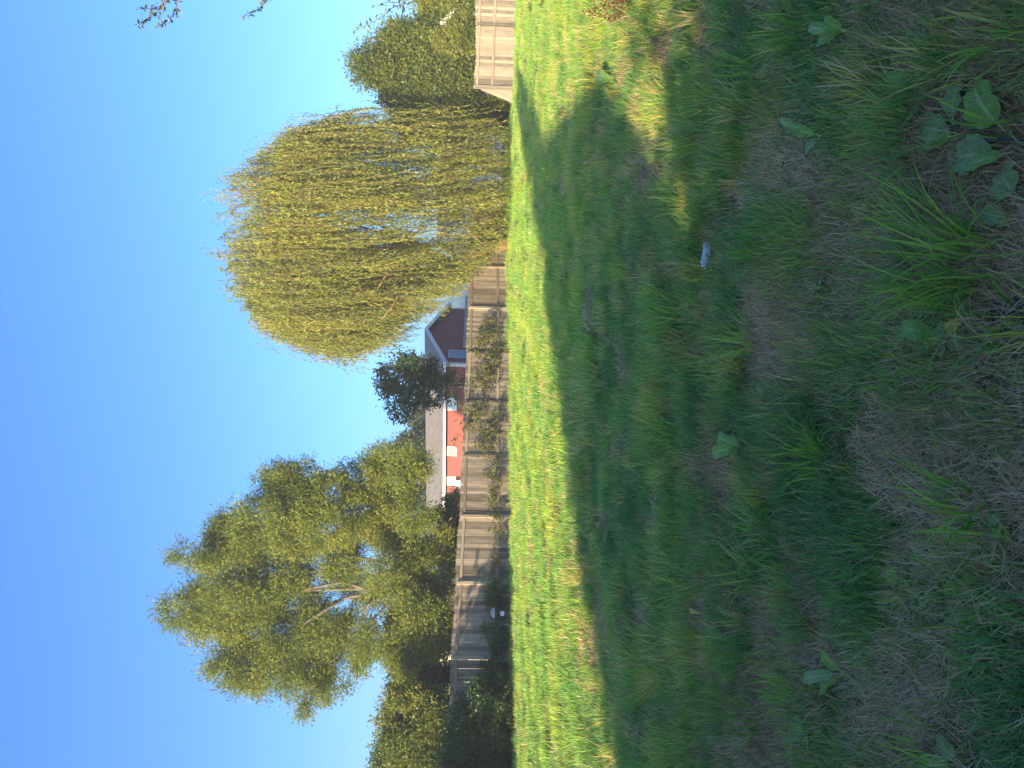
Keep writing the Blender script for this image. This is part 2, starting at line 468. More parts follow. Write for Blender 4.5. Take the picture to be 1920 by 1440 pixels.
# ------------------------------------------------------------------ houses
def uvroof(o, e1, e2, org):
    me = o.data; uv = me.uv_layers.new(name='UVMap')
    wl = wloc(o)
    for lp_ in me.loops:
        p = np.array(me.vertices[lp_.vertex_index].co) + wl - org
        uv.data[lp_.index].uv = (float(p @ e1), float(p @ e2))

class House:
    """gable house: corner O, e1 along the eave wall, e2 along the gable"""
    def __init__(s, O, e1, L, W, he, hr): 
        s.O = np.array([O[0], O[1], 0.0]); s.e1 = np.array([*unit(np.array(e1)), 0.0]); s.e2 = np.array([-s.e1[1], s.e1[0], 0.0])
        s.L, s.W, s.he, s.hr = L, W, he, hr
    def P(s, a, b, z): return s.O + s.e1 * a + s.e2 * b + np.array([0, 0, z])
    def boxp(s, a0, a1, b0, b1, z0, z1):
        return MB().box(s.P(a0, b0, z0), s.e1 * (a1 - a0), s.e2 * (b1 - b0), (0, 0, z1 - z0))

def gable_house(h, root, wall_mat, roof_m, trim, laps=0.2, over=0.35):
    sgn = h.sgn
    W = h.W * sgn
    # lap siding on the two walls in view, real courses
    b = MB()
    n = int(h.he / laps)
    for i in range(n):
        z0, z1 = i * laps, min((i + 1) * laps, h.he)
        b.prism([h.P(0.06, 0, z0), h.P(0.06, -0.025 * sgn, z0), h.P(0.06, -0.004 * sgn, z1), h.P(0.06, 0, z1)], h.e1 * (h.L - 0.12))
    zc = 0.0
    while zc < h.hr - 0.25:
        z1 = zc + laps
        def inset(z): return 0.06 if z <= h.he else (z - h.he) / (h.hr - h.he) * h.W / 2
        i0, i1 = inset(z1) + 0.02, inset(z1) + 0.02
        b.prism([h.P(0, i0 * sgn, zc), h.P(-0.025, i0 * sgn, zc), h.P(-0.004, i0 * sgn, z1), h.P(0, i0 * sgn, z1)], h.e2 * sgn * (h.W - 2 * i0))
        zc = z1
    tag(b.build('siding', wall_mat, root), kind='stuff')
    core = MB()
    core.prism([h.P(0.004, 0.004 * sgn, 0), h.P(0.004, W - 0.004 * sgn, 0), h.P(0.004, W - 0.004 * sgn, h.he), h.P(0.004, W / 2, h.hr - 0.05), h.P(0.004, 0.004 * sgn, h.he)], h.e1 * (h.L - 0.008))
    core.build('wall', wall_mat, root)
    # roof: two slabs, front one falls towards the viewer
    slope = (h.hr - h.he) / (h.W / 2)
    for side in (0, 1):
        b = MB()
        bo = -over if side == 0 else h.W + over
        z_e = h.he - over * slope
        A = h.P(-0.32, bo * sgn, z_e); R = h.P(-0.32, h.W / 2 * sgn, h.hr)
        b.prism([A, R, R + np.array([0, 0, 0.09]), A + np.array([0, 0, 0.09])], h.e1 * (h.L + 0.64))
        o = b.build('roof', roof_m, root)
        up = unit(R - A); uvroof(o, h.e1, up, h.O)
        # eave gutter and rake boards
        g = MB(); g.prism([A + [0, 0, -0.05], A + h.e2 * (-0.10 * sgn if side == 0 else 0.10 * sgn) + [0, 0, -0.05], A + h.e2 * (-0.12 * sgn if side == 0 else 0.12 * sgn) + [0, 0, 0.10], A + [0, 0, 0.10]], h.e1 * (h.L + 0.64))
        g.build('gutter', trim, root)
        rk = MB(); q = np.array([0, 0, -0.14])
        A2, R2 = A - h.e1 * 0.03, R - h.e1 * 0.03
        rk.prism([A2 + q, R2 + q, R2 + [0, 0, 0.105], A2 + [0, 0, 0.105]], h.e1 * 0.028)
        rk.build('rake_board', trim, root)

def window(h, root, a0, a1, z0, z1, trim, panes, wall='eave', fill=None, mull=1):
    """window on the eave wall (or gable) with frame, sill and panes standing proud of the siding"""
    s = h.sgn
    if wall == 'eave':
        P = lambda a, dpt, z: h.P(a, -dpt * s, z); ex = h.e1
        nrm = -h.e2 * s
    else:
        P = lambda a, dpt, z: h.P(-dpt, a * s, z); ex = h.e2 * s
        nrm = -h.e1
    fw = 0.06
    fr = MB()
    fr.box(P(a0, 0.02, z0), ex * (a1 - a0), nrm * 0.05, (0, 0, fw)); fr.box(P(a0, 0.02, z1 - fw), ex * (a1 - a0), nrm * 0.05, (0, 0, fw))
    fr.box(P(a0, 0.02, z0 + fw), ex * fw, nrm * 0.05, (0, 0, z1 - z0 - 2 * fw)); fr.box(P(a1 - fw, 0.02, z0 + fw), ex * fw, nrm * 0.05, (0, 0, z1 - z0 - 2 * fw))
    w = fr.build('window', trim, root)
    n = mull + 1; wd = (a1 - a0 - 2 * fw)
    for i in range(n):
        x0 = a0 + fw + wd * i / n
        MB().box(P(x0 + 0.02, 0.022, z0 + fw), ex * (wd / n - 0.04), nrm * 0.012, (0, 0, z1 - z0 - 2 * fw)).build('pane', fill[i % len(fill)] if fill else M['glass'], w)
        if i: MB().box(P(x0 - 0.02, 0.02, z0 + fw), ex * 0.04, nrm * 0.035, (0, 0, z1 - z0 - 2 * fw)).build('mullion', trim, w)
    MB().box(P(a0 - 0.04, 0.02, z0 - 0.05), ex * (a1 - a0 + 0.08), nrm * 0.08, (0, 0, 0.045)).build('sill', trim, w)
    return w

# red house: near corner seen at pixel (835, 684), long wall runs off to the left
O = at(900, 684, 45.0)[:2]
e1 = unit(np.array([-0.87, 0.5]))
H = House(O, e1, 17.0, 8.2, 3.25, 4.58); H.sgn = -1
red = thing('red_house', 'low barn red house with grey shingle roof and white trim beyond the left fence', 'house', (*O, 0))
gable_house(H, red, M['siding'], M['roof'], M['white'])
H.boxp(-0.055, -0.03, 0.03, -0.14, 0.0, 3.1).build('corner_board', M['white'], red)
H.boxp(-0.03, 0.14, 0.028, 0.055, 0.0, 3.1).build('corner_board', M['white'], red)
H.boxp(-0.055, -0.03, -8.2 + 0.14, -8.2 - 0.02, 0.0, 3.1).build('corner_board', M['white'], red)
def wall_a(y):  # distance along the long wall seen at photo row y
    d = FWD + RT * (720.0 - y) / FPX
    u = d[0] / d[1]
    return (O[0] - u * O[1]) / (u * e1[1] - e1[0])
def wz(x, a):   # height on the long wall of photo column x at distance a
    q = O + e1 * a
    y = 720 - FPX * (q @ RT[:2]) / (q @ FWD[:2])
    return at(x, y, q[1])[2]
for (y0, y1, x0, x1, fill, mull) in ((748, 771, 837, 855, [M['white'], M['curtain']], 1),
                                     (839, 856, 836.5, 854.5, [M['blind']], 1),
                                     (895, 911, 836.5, 853.5, [M['curtain'], M['white']], 1)):
    a0, a1 = wall_a(y0), wall_a(y1)
    window(H, red, a0, a1, wz(x1, a0), wz(x0, a0), M['white'], 2, 'eave', fill, mull)
a0, a1 = wall_a(895.5), wall_a(910.5)
ac = H.boxp(a0, a1, 0.02, 0.40, wz(868, a0), wz(854.3, a0)).build('air_conditioner', M['metal'], red)
H.boxp(a0 + 0.08, a1 - 0.08, 0.40, 0.415, wz(867, a0), wz(857, a0)).build('grille', M['curtain'], ac)
# gable: door, deck rail
window(H, red, 0.75, 1.75, 1.05, 3.0, M['white'], 1, 'gable', [M['curtain']], 0)
dk = MB(); 
for z in (1.95, 1.1): dk.box(H.P(-1.3, 0.1, z), H.e2 * -7.6, H.e1 * 0.09, (0, 0, 0.14))
dk.build('deck_rail', M['greypaint'], red)
for b_ in (0.15, 1.4, 2.8, 4.2, 5.6, 7.0, 7.5):
    H.boxp(-1.39, -1.305, -b_, -b_ - 0.09, 0.0, 1.94).build('deck_post', M['greypaint'], red)

# pale house behind the willow
O2 = at(900, 425, 46.0)[:2]
H2 = House(O2, (1.0, 0.12), 9.0, 6.0, 2.9, 4.0); H2.sgn = 1
ph = thing('white_house', 'white house half hidden behind the hanging willow strands', 'house', (*O2, 0))
gable_house(H2, ph, M['white'], M['roof'], M['white'])
window(H2, ph, 1.4, 2.5, 1.1, 2.3, M['greypaint'], 1, 'eave'); window(H2, ph, 4.6, 5.9, 1.1, 2.3, M['greypaint'], 1, 'eave')

# small gabled outbuilding with dishes behind the right fence
pk = at(829, 51, 32.9)
W3 = 1.3
O3 = np.array([pk[0] - W3 / 2, 32.9])
sh = thing('white_shed', 'small white gabled outbuilding among the trees behind the right fence', 'shed', (*O3, 0))
H3 = House(O3, (0.0, 1.0), 1.6, W3, pk[2] - 0.52, pk[2]); H3.sgn = -1
gable_house(H3, sh, M['white'], M['roof'], M['white'], 0.2, 0.12)
H3.boxp(-0.06, -0.03, -W3 + 0.12, -W3 - 0.02, 0, pk[2] - 0.6).build('corner_board', M['white'], sh)
window(H3, sh, 0.40, 0.85, 1.75, 2.35, M['greypaint'], 1, 'gable', None, 0)
def dish(x, y, r, label):
    c = at(x, y, 32.6); root = thing('satellite_dish', label, 'satellite dish', c, 'satellite dishes on the outbuilding roof')
    b = MB(); n, k = 18, 4; rings = []
    axd = unit(np.array([0.55, -0.75, 0.35])); u_ = unit(np.cross(axd, [0, 0, 1])); v_ = np.cross(u_, axd)
    for j in range(k + 1):
        rr = r * j / k; 
        ring = [c + (u_ * math.cos(2 * math.pi * q / n) * 0.85 + v_ * math.sin(2 * math.pi * q / n)) * rr + axd * (0.25 * rr * rr / r) for q in range(n)]
        rings.append(ring)
    for j in range(k):
        for q in range(n): b.poly([rings[j][q], rings[j][(q + 1) % n], rings[j + 1][(q + 1) % n], rings[j + 1][q]])
    o = b.build('reflector', M['metal'], root, True)
    md = o.modifiers.new('thick', 'SOLIDIFY'); md.thickness = 0.02
    MB().tube([c - v_ * r * 0.9, c - v_ * r * 0.4 + axd * r * 0.9], [0.014, 0.012]).build('feed_arm', M['metal'], root)
    MB().tube([c - axd * 0.02, c - axd * 0.12 - np.array([0, 0, r * 1.3])], [0.025, 0.025]).build('mast', M['metal'], root)
dish(828, 41.5, 0.15, 'larger round grey satellite dish on the white outbuilding roof')
dish(839, 30.5, 0.10, 'smaller grey satellite dish lower on the outbuilding roof edge')

# tan roofed house far left
O4 = at(900, 1205, 46.0)[:2]
H4 = House(O4, (-0.98, 0.15), 10.0, 7.0, 3.0, 4.0); H4.sgn = -1
th = thing('cream_house', 'cream house with tan roof glimpsed under the tall tree at the far left', 'house', (*O4, 0))
gable_house(H4, th, M['cream'], M['roof2'], M['cream'])
window(H4, th, 0.5, 1.5, 1.2, 2.4, M['white'], 1, 'eave')
H4.boxp(-1.6, -1.5, 1.2, 1.3, 0, 2.75).build('porch_post', M['greypaint'], th)
b = MB(); b.prism([H4.P(-1.9, 1.6, 2.75), H4.P(-0.36, 1.6, 2.75), H4.P(-0.36, 1.6, 2.9), H4.P(-1.9, 1.6, 2.9)], H4.e2 * -5); b.build('porch_roof', M['greypaint'], th)

# ------------------------------------------------------------------ trees
def leaf_cloud(lobes, n, L, W, seed, per=9, spray=0.45, up=0.25, droop=0.0, nsub=12, tight=0.24, inner=0.45):
    rg = np.random.default_rng(seed)
    C = np.array([l[0] for l in lobes]); R = np.array([l[1] for l in lobes])
    pr = R[:, 0] * R[:, 2]; pr = pr / pr.sum()
    sd_ = unit(rg.normal(size=(len(lobes), nsub, 3)))
    sr = inner + (1.0 - inner) * rg.random((len(lobes), nsub, 1)) ** 0.7
    S = C[:, None] + sd_ * sr * R[:, None]
    li = rg.choice(len(lobes), n, p=pr); si = rg.integers(0, nsub, n)
    off = rg.normal(size=(n, 3)) * tight * R[li]
    pos = S[li, si] + off
    outw = unit(sd_[li, si] + 0.5 * unit(pos - C[li]))
    sdir = unit(outw * 0.8 + rg.normal(size=(n, 3)) * 0.45 + np.array([0, 0, up - droop]))
    t = rg.random((n, per, 1))
    p = pos[:, None] + sdir[:, None] * spray * t + rg.normal(size=(n, per, 3)) * 0.07 * spray / 0.45
    p[..., 2] -= droop * 0.25 * t[..., 0] ** 2
    ld = unit(sdir[:, None] * 0.7 + rg.normal(size=(n, per, 3)) * 0.6 + np.array([0, 0, -0.15 - droop]))
    side = unit(np.cross(ld, rg.normal(size=(n, per, 3))))
    sz = (0.7 + 0.6 * rg.random((n, per, 1)))
    Lv = ld * L * sz; Wv = side * W * sz * 0.5
    q = np.stack([p, p + Lv * 0.45 + Wv, p + Lv, p + Lv * 0.45 - Wv], 2).reshape(-1, 3)
    q[:, 2] = np.maximum(q[:, 2], 0.03)
    stn = rg.normal(0, 0.16, (len(lobes), nsub)) + rg.normal(0, 0.12, (len(lobes), 1))
    r = np.clip(0.48 + stn[li, si][:, None] + 0.12 * rg.normal(size=(n, 1)) + 0.15 * rg.normal(size=(n, per)), 0, 1)
    r = np.repeat(r.reshape(-1), 4)
    F_ = np.arange(len(q), dtype=np.int32).reshape(-1, 4)
    return q, F_, r

def wander(a, b, k, amp, seed):
    rg = np.random.default_rng(seed); a = np.asarray(a, float); b = np.asarray(b, float)
    return [a + (b - a) * t + (rg.normal(size=3) * amp * np.linalg.norm(b - a) if 0 < t < 1 else 0) for t in np.linspace(0, 1, k)]

def tree(name, label, cat, base, lobes, n, L, W, mat, trunk_r=0.16, bark='bark', limbs=8, group=None, seed=1, trunk_top=None, extra=(), **kw):
    base = np.asarray(base, float)
    root = thing(name, label, cat, base, group)
    q, F_, r = leaf_cloud(lobes, n, L, W, seed, **kw)
    me = fast_mesh('crown', q, F_, mat, False, {'rnd': r})
    tag(put('crown', me, root), kind='stuff')
    C = np.array([l[0] for l in lobes])
    if trunk_top is None:
        trunk_top = np.array([C[:, 0].mean(), C[:, 1].mean(), C[:, 2].mean() * 0.75 + C[:, 2].max() * 0.25])
    tp = wander(base - [0, 0, 0.1], trunk_top, 6, 0.012, seed)
    MB().tube(tp, np.linspace(trunk_r, trunk_r * 0.4, 6), 8).build('trunk', M[bark], root, True)
    rg = np.random.default_rng(seed + 50)
    order = rg.permutation(len(lobes))[:limbs]
    for j in order:
        c = np.array(lobes[j][0])
        f = np.clip((c[2] - base[2]) / max(trunk_top[2] - base[2], 0.1) - 0.35, 0.15, 0.95)
        st = tp[0] + (tp[-1] - tp[0]) * f
        MB().tube(wander(st, c, 5, 0.05, seed + j), np.linspace(trunk_r * 0.26 * (1.1 - f * 0.6), trunk_r * 0.07, 5), 5).build('branch', M[bark], root, True)
    for pts, rr in extra:
        MB().tube(pts, rr, 6).build('branch', M[bark], root, True)
    return root

def lob(lst, Yd, dep=0.8, seed=0):
    """photo ellipses (column, row, half height px, half width px) -> ellipsoids standing Yd ahead"""
    rg = np.random.default_rng(seed + 77); out = []
    for (x, y, rx, ry) in lst:
        yy = Yd + rg.uniform(-1, 1) * dep
        c = at(x, y, yy); k = yy / FPX
        out.append((c, np.array([ry * k, (rx + ry) / 2 * k * 0.9, rx * k])))
    return out

# tall feathery tree left of the red house
CW = [(352, 1142, 38, 22), (395, 1135, 45, 42), (450, 1130, 55, 58), (420, 1190, 45, 28), (480, 1195, 50, 48), (500, 1105, 50, 45),
      (545, 1150, 50, 60), (440, 1262, 42, 26), (490, 1255, 48, 42), (540, 1250, 40, 48), (585, 1225, 42, 55), (575, 1300, 26, 28),
      (640, 1235, 36, 50), (610, 1175, 45, 42), (660, 1190, 34, 42), (705, 1205, 30, 38), (620, 1285, 24, 26),
      (362, 1038, 28, 17), (400, 1025, 40, 35), (445, 1010, 45, 48), (425, 1062, 34, 22), (490, 985, 42, 50), (510, 1035, 45, 42),
      (520, 920, 44, 34), (560, 900, 40, 26), (570, 950, 45, 42), (560, 1000, 45, 50), (605, 925, 36, 36), (615, 985, 42, 50), (620, 1040, 38, 34),
      (690, 900, 34, 36), (730, 870, 36, 30), (720, 920, 42, 42), (770, 880, 28, 36), (680, 955, 40, 40), (735, 975, 40, 42), (690, 1015, 38, 32),
      (780, 950, 26, 36), (745, 1030, 40, 36), (790, 1010, 34, 30), (800, 1060, 42, 36), (765, 1080, 32, 36), (800, 1110, 34, 30), (745, 1110, 26, 24),
      (830, 1020, 22, 30), (780, 1150, 30, 24), (660, 1090, 32, 26), (708, 1078, 26, 22), (705, 1132, 24, 20), (640, 1068, 24, 20), (590, 1095, 30, 24)]
Zc = 29.0
bs = at(930, 1101, Zc); bs[2] = 0
ex = [([at(900, 1100, Zc), at(780, 1098, Zc), at(700, 1103, Zc), at(600, 1106, Zc), at(520, 1110, Zc)], [0.11, 0.085, 0.07, 0.05, 0.03]),
      ([at(880, 1112, Zc), at(740, 1110, Zc + .2), at(660, 1118, Zc + .2), at(560, 1150, Zc + .2), at(450, 1165, Zc)], [0.12, 0.09, 0.07, 0.05, 0.025]),
      ([at(830, 1085, Zc), at(760, 1062, Zc), at(700, 1050, Zc - .1), at(650, 1043, Zc), at(610, 1010, Zc), at(520, 985, Zc)], [0.075, 0.068, 0.06, 0.05, 0.04, 0.02]),
      ([at(810, 1060, Zc - .3), at(780, 1040, Zc - .4), at(760, 1020, Zc - .4)], [0.06, 0.055, 0.045]),
      ([at(720, 1112, Zc - .4), at(690, 1135, Zc - .5), at(680, 1165, Zc - .5)], [0.06, 0.05, 0.03]),
      ([at(735, 1125, Zc - .4), at(700, 1160, Zc - .5), at(690, 1190, Zc - .5), at(705, 1240, Zc - .5)], [0.05, 0.04, 0.03, 0.015]),
      ([at(640, 1125, Zc - .4), at(600, 1150, Zc - .5), at(570, 1170, Zc - .5)], [0.05, 0.045, 0.03]),
      ([at(800, 980, Zc - .5), at(770, 955, Zc - .7), at(750, 935, Zc - .7)], [0.04, 0.035, 0.02])]
tree('tall_tree', 'tallest tree, feathery yellow-green with several trunks, behind the middle of the left fence', 'tree', bs, lob(CW, Zc, 1.3, 1), 40000,
     0.135, 0.034, M['cotton'], 0.13, 'bark', 0, seed=3, per=9, spray=0.5, up=0.35, nsub=14, tight=0.22, inner=0.35, extra=ex,
     trunk_top=at(560, 1108, Zc))

# other trees and bushes beyond the left fence
LT = [(740, 1400, 38, 48), (775, 1375, 42, 45), (730, 1440, 30, 40), (790, 1420, 45, 50), (760, 1335, 34, 36), (815, 1350, 30, 48), (820, 1440, 32, 45), (750, 1490, 45, 45), (800, 1500, 45, 45)]
tree('round_tree', 'rounded olive green tree rising above the fence at the far left edge', 'tree', at(950, 1410, 26.5) * [1, 1, 0], lob(LT, 26.5, 1.0, 2), 12000, 0.11, 0.05, M['mixed'], 0.14, seed=5, nsub=14, spray=0.35)
MT = [(765, 1165, 26, 26), (800, 1150, 36, 34), (790, 1190, 38, 30), (830, 1170, 28, 40), (770, 1205, 28, 24), (760, 1235, 22, 24)]
tree('leafy_tree', 'pale green bushy tree under the left limbs of the tallest tree', 'tree', at(950, 1170, 28.6) * [1, 1, 0], lob(MT, 28.6, 0.6, 3), 8000, 0.12, 0.045, M['cotton'], 0.1, seed=6, nsub=14, spray=0.4)
BT = [(765, 1235, 22, 36), (780, 1262, 30, 26), (760, 1285, 20, 24), (810, 1275, 32, 24), (800, 1305, 34, 26)]
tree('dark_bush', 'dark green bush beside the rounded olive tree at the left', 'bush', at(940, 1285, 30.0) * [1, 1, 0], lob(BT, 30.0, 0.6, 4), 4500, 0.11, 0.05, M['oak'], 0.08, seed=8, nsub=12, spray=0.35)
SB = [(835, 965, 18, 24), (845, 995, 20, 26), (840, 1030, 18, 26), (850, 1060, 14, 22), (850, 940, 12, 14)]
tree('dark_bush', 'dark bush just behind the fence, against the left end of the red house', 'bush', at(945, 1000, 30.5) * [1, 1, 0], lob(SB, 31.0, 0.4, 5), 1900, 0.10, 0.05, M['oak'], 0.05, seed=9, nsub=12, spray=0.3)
# distant wood behind the red roof
FT = [(785, 800, 14, 18), (780, 835, 22, 26), (770, 860, 30, 26), (792, 770, 8, 18), (790, 900, 30, 40)]
tag(tree('distant_tree', 'hazy green treetop rising behind the left half of the red roof', 'tree', at(900, 840, 66.0) * [1, 1, 0], lob(FT, 66.0, 1.2, 6), 4200, 0.26, 0.14, M['bluegreen'], 0.2, seed=10, nsub=10, spray=0.7))

# tree in front of the red house
OT = [(718, 706, 10, 12), (735, 745, 26, 20), (745, 700, 26, 24), (770, 725, 30, 30), (755, 768, 22, 14), (785, 695, 26, 22), (812, 708, 20, 18), (812, 738, 20, 18), (842, 730, 14, 16), (852, 712, 10, 12), (770, 675, 28, 12), (795, 760, 14, 10)]
tree('broadleaf_tree', 'small dark broadleaf tree standing in front of the red house corner', 'tree', at(950, 716, 35.0) * [1, 1, 0], lob(OT, 35.0, 0.8, 7), 1150, 0.17, 0.08, M['oak'], 0.07, seed=12, nsub=10, spray=0.4, per=8,
     extra=[([at(940, 705, 35.2), at(840, 704, 35.2), at(780, 703, 35.1)], [0.04, 0.035, 0.02]), ([at(940, 727, 34.8), at(840, 726, 34.9), at(770, 726, 35)], [0.04, 0.035, 0.02])])

# right-hand trees
RT_A = [(695, 127, 18, 12), (715, 118, 26, 24), (740, 128, 32, 34), (755, 95, 30, 26), (770, 150, 36, 34), (785, 115, 40, 36), (790, 70, 34, 28), (820, 145, 38, 38), (830, 95, 38, 36), (800, 185, 36, 26), (845, 175, 34, 26), (865, 125, 28, 34), (860, 75, 26, 28), (760, 180, 26, 16), (770, 205, 26, 20)]
tree('bushy_tree', 'large olive green tree rising to a peak behind the right fence', 'tree', at(940, 125, 34.3) * [1, 1, 0], lob(RT_A, 34.3, 1.0, 8), 11500, 0.15, 0.065, M['mixed'], 0.2, seed=14, nsub=16, spray=0.75, tight=0.28, up=0.5)
RT_B = [(835, 20, 34, 30), (870, 30, 24, 28), (850, -10, 40, 30), (875, 5, 20, 22), (860, 62, 18, 12)]
tree('bushy_tree', 'bright green tree at the right edge, beside the white outbuilding', 'tree', at(940, 10, 33.6) * [1, 1, 0], lob(RT_B, 33.6, 0.7, 9), 5600, 0.14, 0.06, M['cotton'], 0.15, seed=15, nsub=14, spray=0.65, tight=0.28)
RT_C = [(790, 218, 30, 22), (820, 240, 34, 24), (775, 240, 22, 20), (860, 240, 30, 20)]
tree('yellow_bush', 'yellowish bush between the willow and the peaked tree', 'bush', at(940, 230, 36.0) * [1, 1, 0], lob(RT_C, 36.0, 0.6, 10), 5500, 0.13, 0.06, M['yellowish'], 0.08, seed=16, nsub=12, spray=0.4)
RT_D = [(845, 205, 22, 16), (870, 195, 20, 18), (870, 220, 24, 16), (840, 225, 18, 12), (895, 205, 14, 20)]
tree('dark_bush', 'dark glossy bush in the gap beside the right fence corner', 'bush', at(940, 208, 35.2) * [1, 1, 0], lob(RT_D, 35.2, 0.4, 11), 3200, 0.13, 0.06, M['oak'], 0.06, seed=17, nsub=12, spray=0.35)
RT_E = [(925, 205, 16, 16), (938, 190, 12, 14), (938, 222, 14, 16), (920, 232, 12, 12), (945, 208, 10, 20)]
tree('low_bush', 'low green bush at ground level under the old rail', 'bush', at(950, 208, 34.5) * [1, 1, 0], lob(RT_E, 34.5, 0.4, 12), 2000, 0.10, 0.045, M['mixed'], 0.03, seed=18, nsub=12, spray=0.3, limbs=3)

RT_F = [(866, 62, 16, 12), (846, 72, 20, 11), (882, 44, 12, 14), (880, 72, 14, 14), (886, 24, 8, 14)]
tree('bushy_tree', 'olive bush growing up in front of the white outbuilding', 'bush', at(940, 55, 31.9) * [1, 1, 0], lob(RT_F, 31.9, 0.25, 21), 2400, 0.13, 0.06, M['mixed'], 0.05, seed=19, spray=0.35, nsub=12, limbs=4)

# utility wires in front of the right trees
for i, (xa, xb) in enumerate(((795, 797), (817, 819))):
    A = at(xa, -60, 33.0); B = at(xb, 300, 42.0)
    pts = [A + (B - A) * t + np.array([0, 0, -0.25 * math.sin(math.pi * t)]) for t in np.linspace(0, 1, 10)]
    o = MB().tube(pts, [0.005] * 10, 5).build('utility_wire', M['metal'], None)
    tag(o, ('upper' if i == 0 else 'lower') + ' thin utility wire crossing in front of the right trees', 'wire', 'utility wires')

# dark shrub in front of the left end of the fence
DS = [(905, 1330, 30, 34), (885, 1360, 34, 40), (915, 1385, 38, 45), (880, 1420, 40, 42), (920, 1440, 34, 45), (940, 1345, 18, 40), (880, 1480, 40, 40), (945, 1410, 14, 40), (925, 1300, 22, 22)]
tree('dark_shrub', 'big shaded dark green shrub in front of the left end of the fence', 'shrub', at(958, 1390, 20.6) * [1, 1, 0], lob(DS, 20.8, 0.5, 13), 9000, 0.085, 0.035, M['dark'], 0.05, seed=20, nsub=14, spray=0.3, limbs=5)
# saplings and vines growing along the fence
def fence_pt(y, off=0.5):
    d = FWD + RT * (720.0 - y) / FPX
    u = d[0] / d[1]; t = (FP0[0] - u * FP0[1]) / (u * FD[1] - FD[0])
    q = FP0 + FD * t; nrm = np.array([0.574, -0.819])
    return q + nrm * off
SAP = [
 ('sapling', 'leafy sapling against the fence below the gable of the red house', [(905, 615, 14, 14), (925, 612, 12, 16), (912, 640, 16, 16), (928, 645, 14, 18), (900, 655, 14, 12), (920, 670, 16, 18)], 620, 'sapling'),
 ('sapling', 'spindly green sapling on the fence between red house corner and first window', [(905, 700, 14, 14), (920, 705, 12, 14), (925, 690, 12, 14), (900, 718, 14, 12), (880, 728, 8, 8)], 420, 'sapling'),
 ('vine', 'tangled vine climbing over the fence top beneath the red wall', [(900, 765, 14, 14), (890, 790, 14, 14), (875, 772, 10, 10), (870, 800, 8, 12), (905, 800, 16, 16), (925, 790, 14, 20), (858, 822, 8, 9), (918, 820, 16, 14), (905, 838, 14, 10)], 640, 'sapling'),
 ('sapling', 'thin leafy sapling below the amber window of the red house', [(920, 850, 10, 10), (928, 880, 8, 12), (930, 905, 8, 12)], 150, 'sapling'),
 ('sapling', 'low weeds at the foot of the fence left of the red house', [(930, 930, 9, 18), (932, 960, 9, 16), (935, 1000, 8, 20), (935, 1040, 8, 20)], 260, 'sapling'),
 ('sapling', 'shaded weedy growth beside the grey garden lamp', [(925, 1110, 14, 22), (935, 1135, 12, 18), (922, 1185, 10, 12), (940, 1190, 9, 16), (935, 1220, 12, 24), (920, 1262, 16, 20)], 620, 'dark'),
]
for i, (nm, lb, ls, n, mt) in enumerate(SAP):
    yy = sum(l[1] for l in ls) / len(ls)
    q = fence_pt(yy, 0.45)
    lobes = []
    for l in ls:
        f = fence_pt(l[1], 0.42); lobes += lob([l], f[1], 0.12, 30 + i)
    root = tree(nm, lb, 'sapling' if nm == 'sapling' else 'vine', (q[0], q[1], 0), lobes, int(n * (0.38 if mt != 'dark' else 1)), 0.10, 0.04, M[mt], 0.014, seed=40 + i, nsub=6, spray=0.26, per=7, limbs=14, tight=0.22, up=0.5, inner=0.2,
                group='young growth along the left fence')

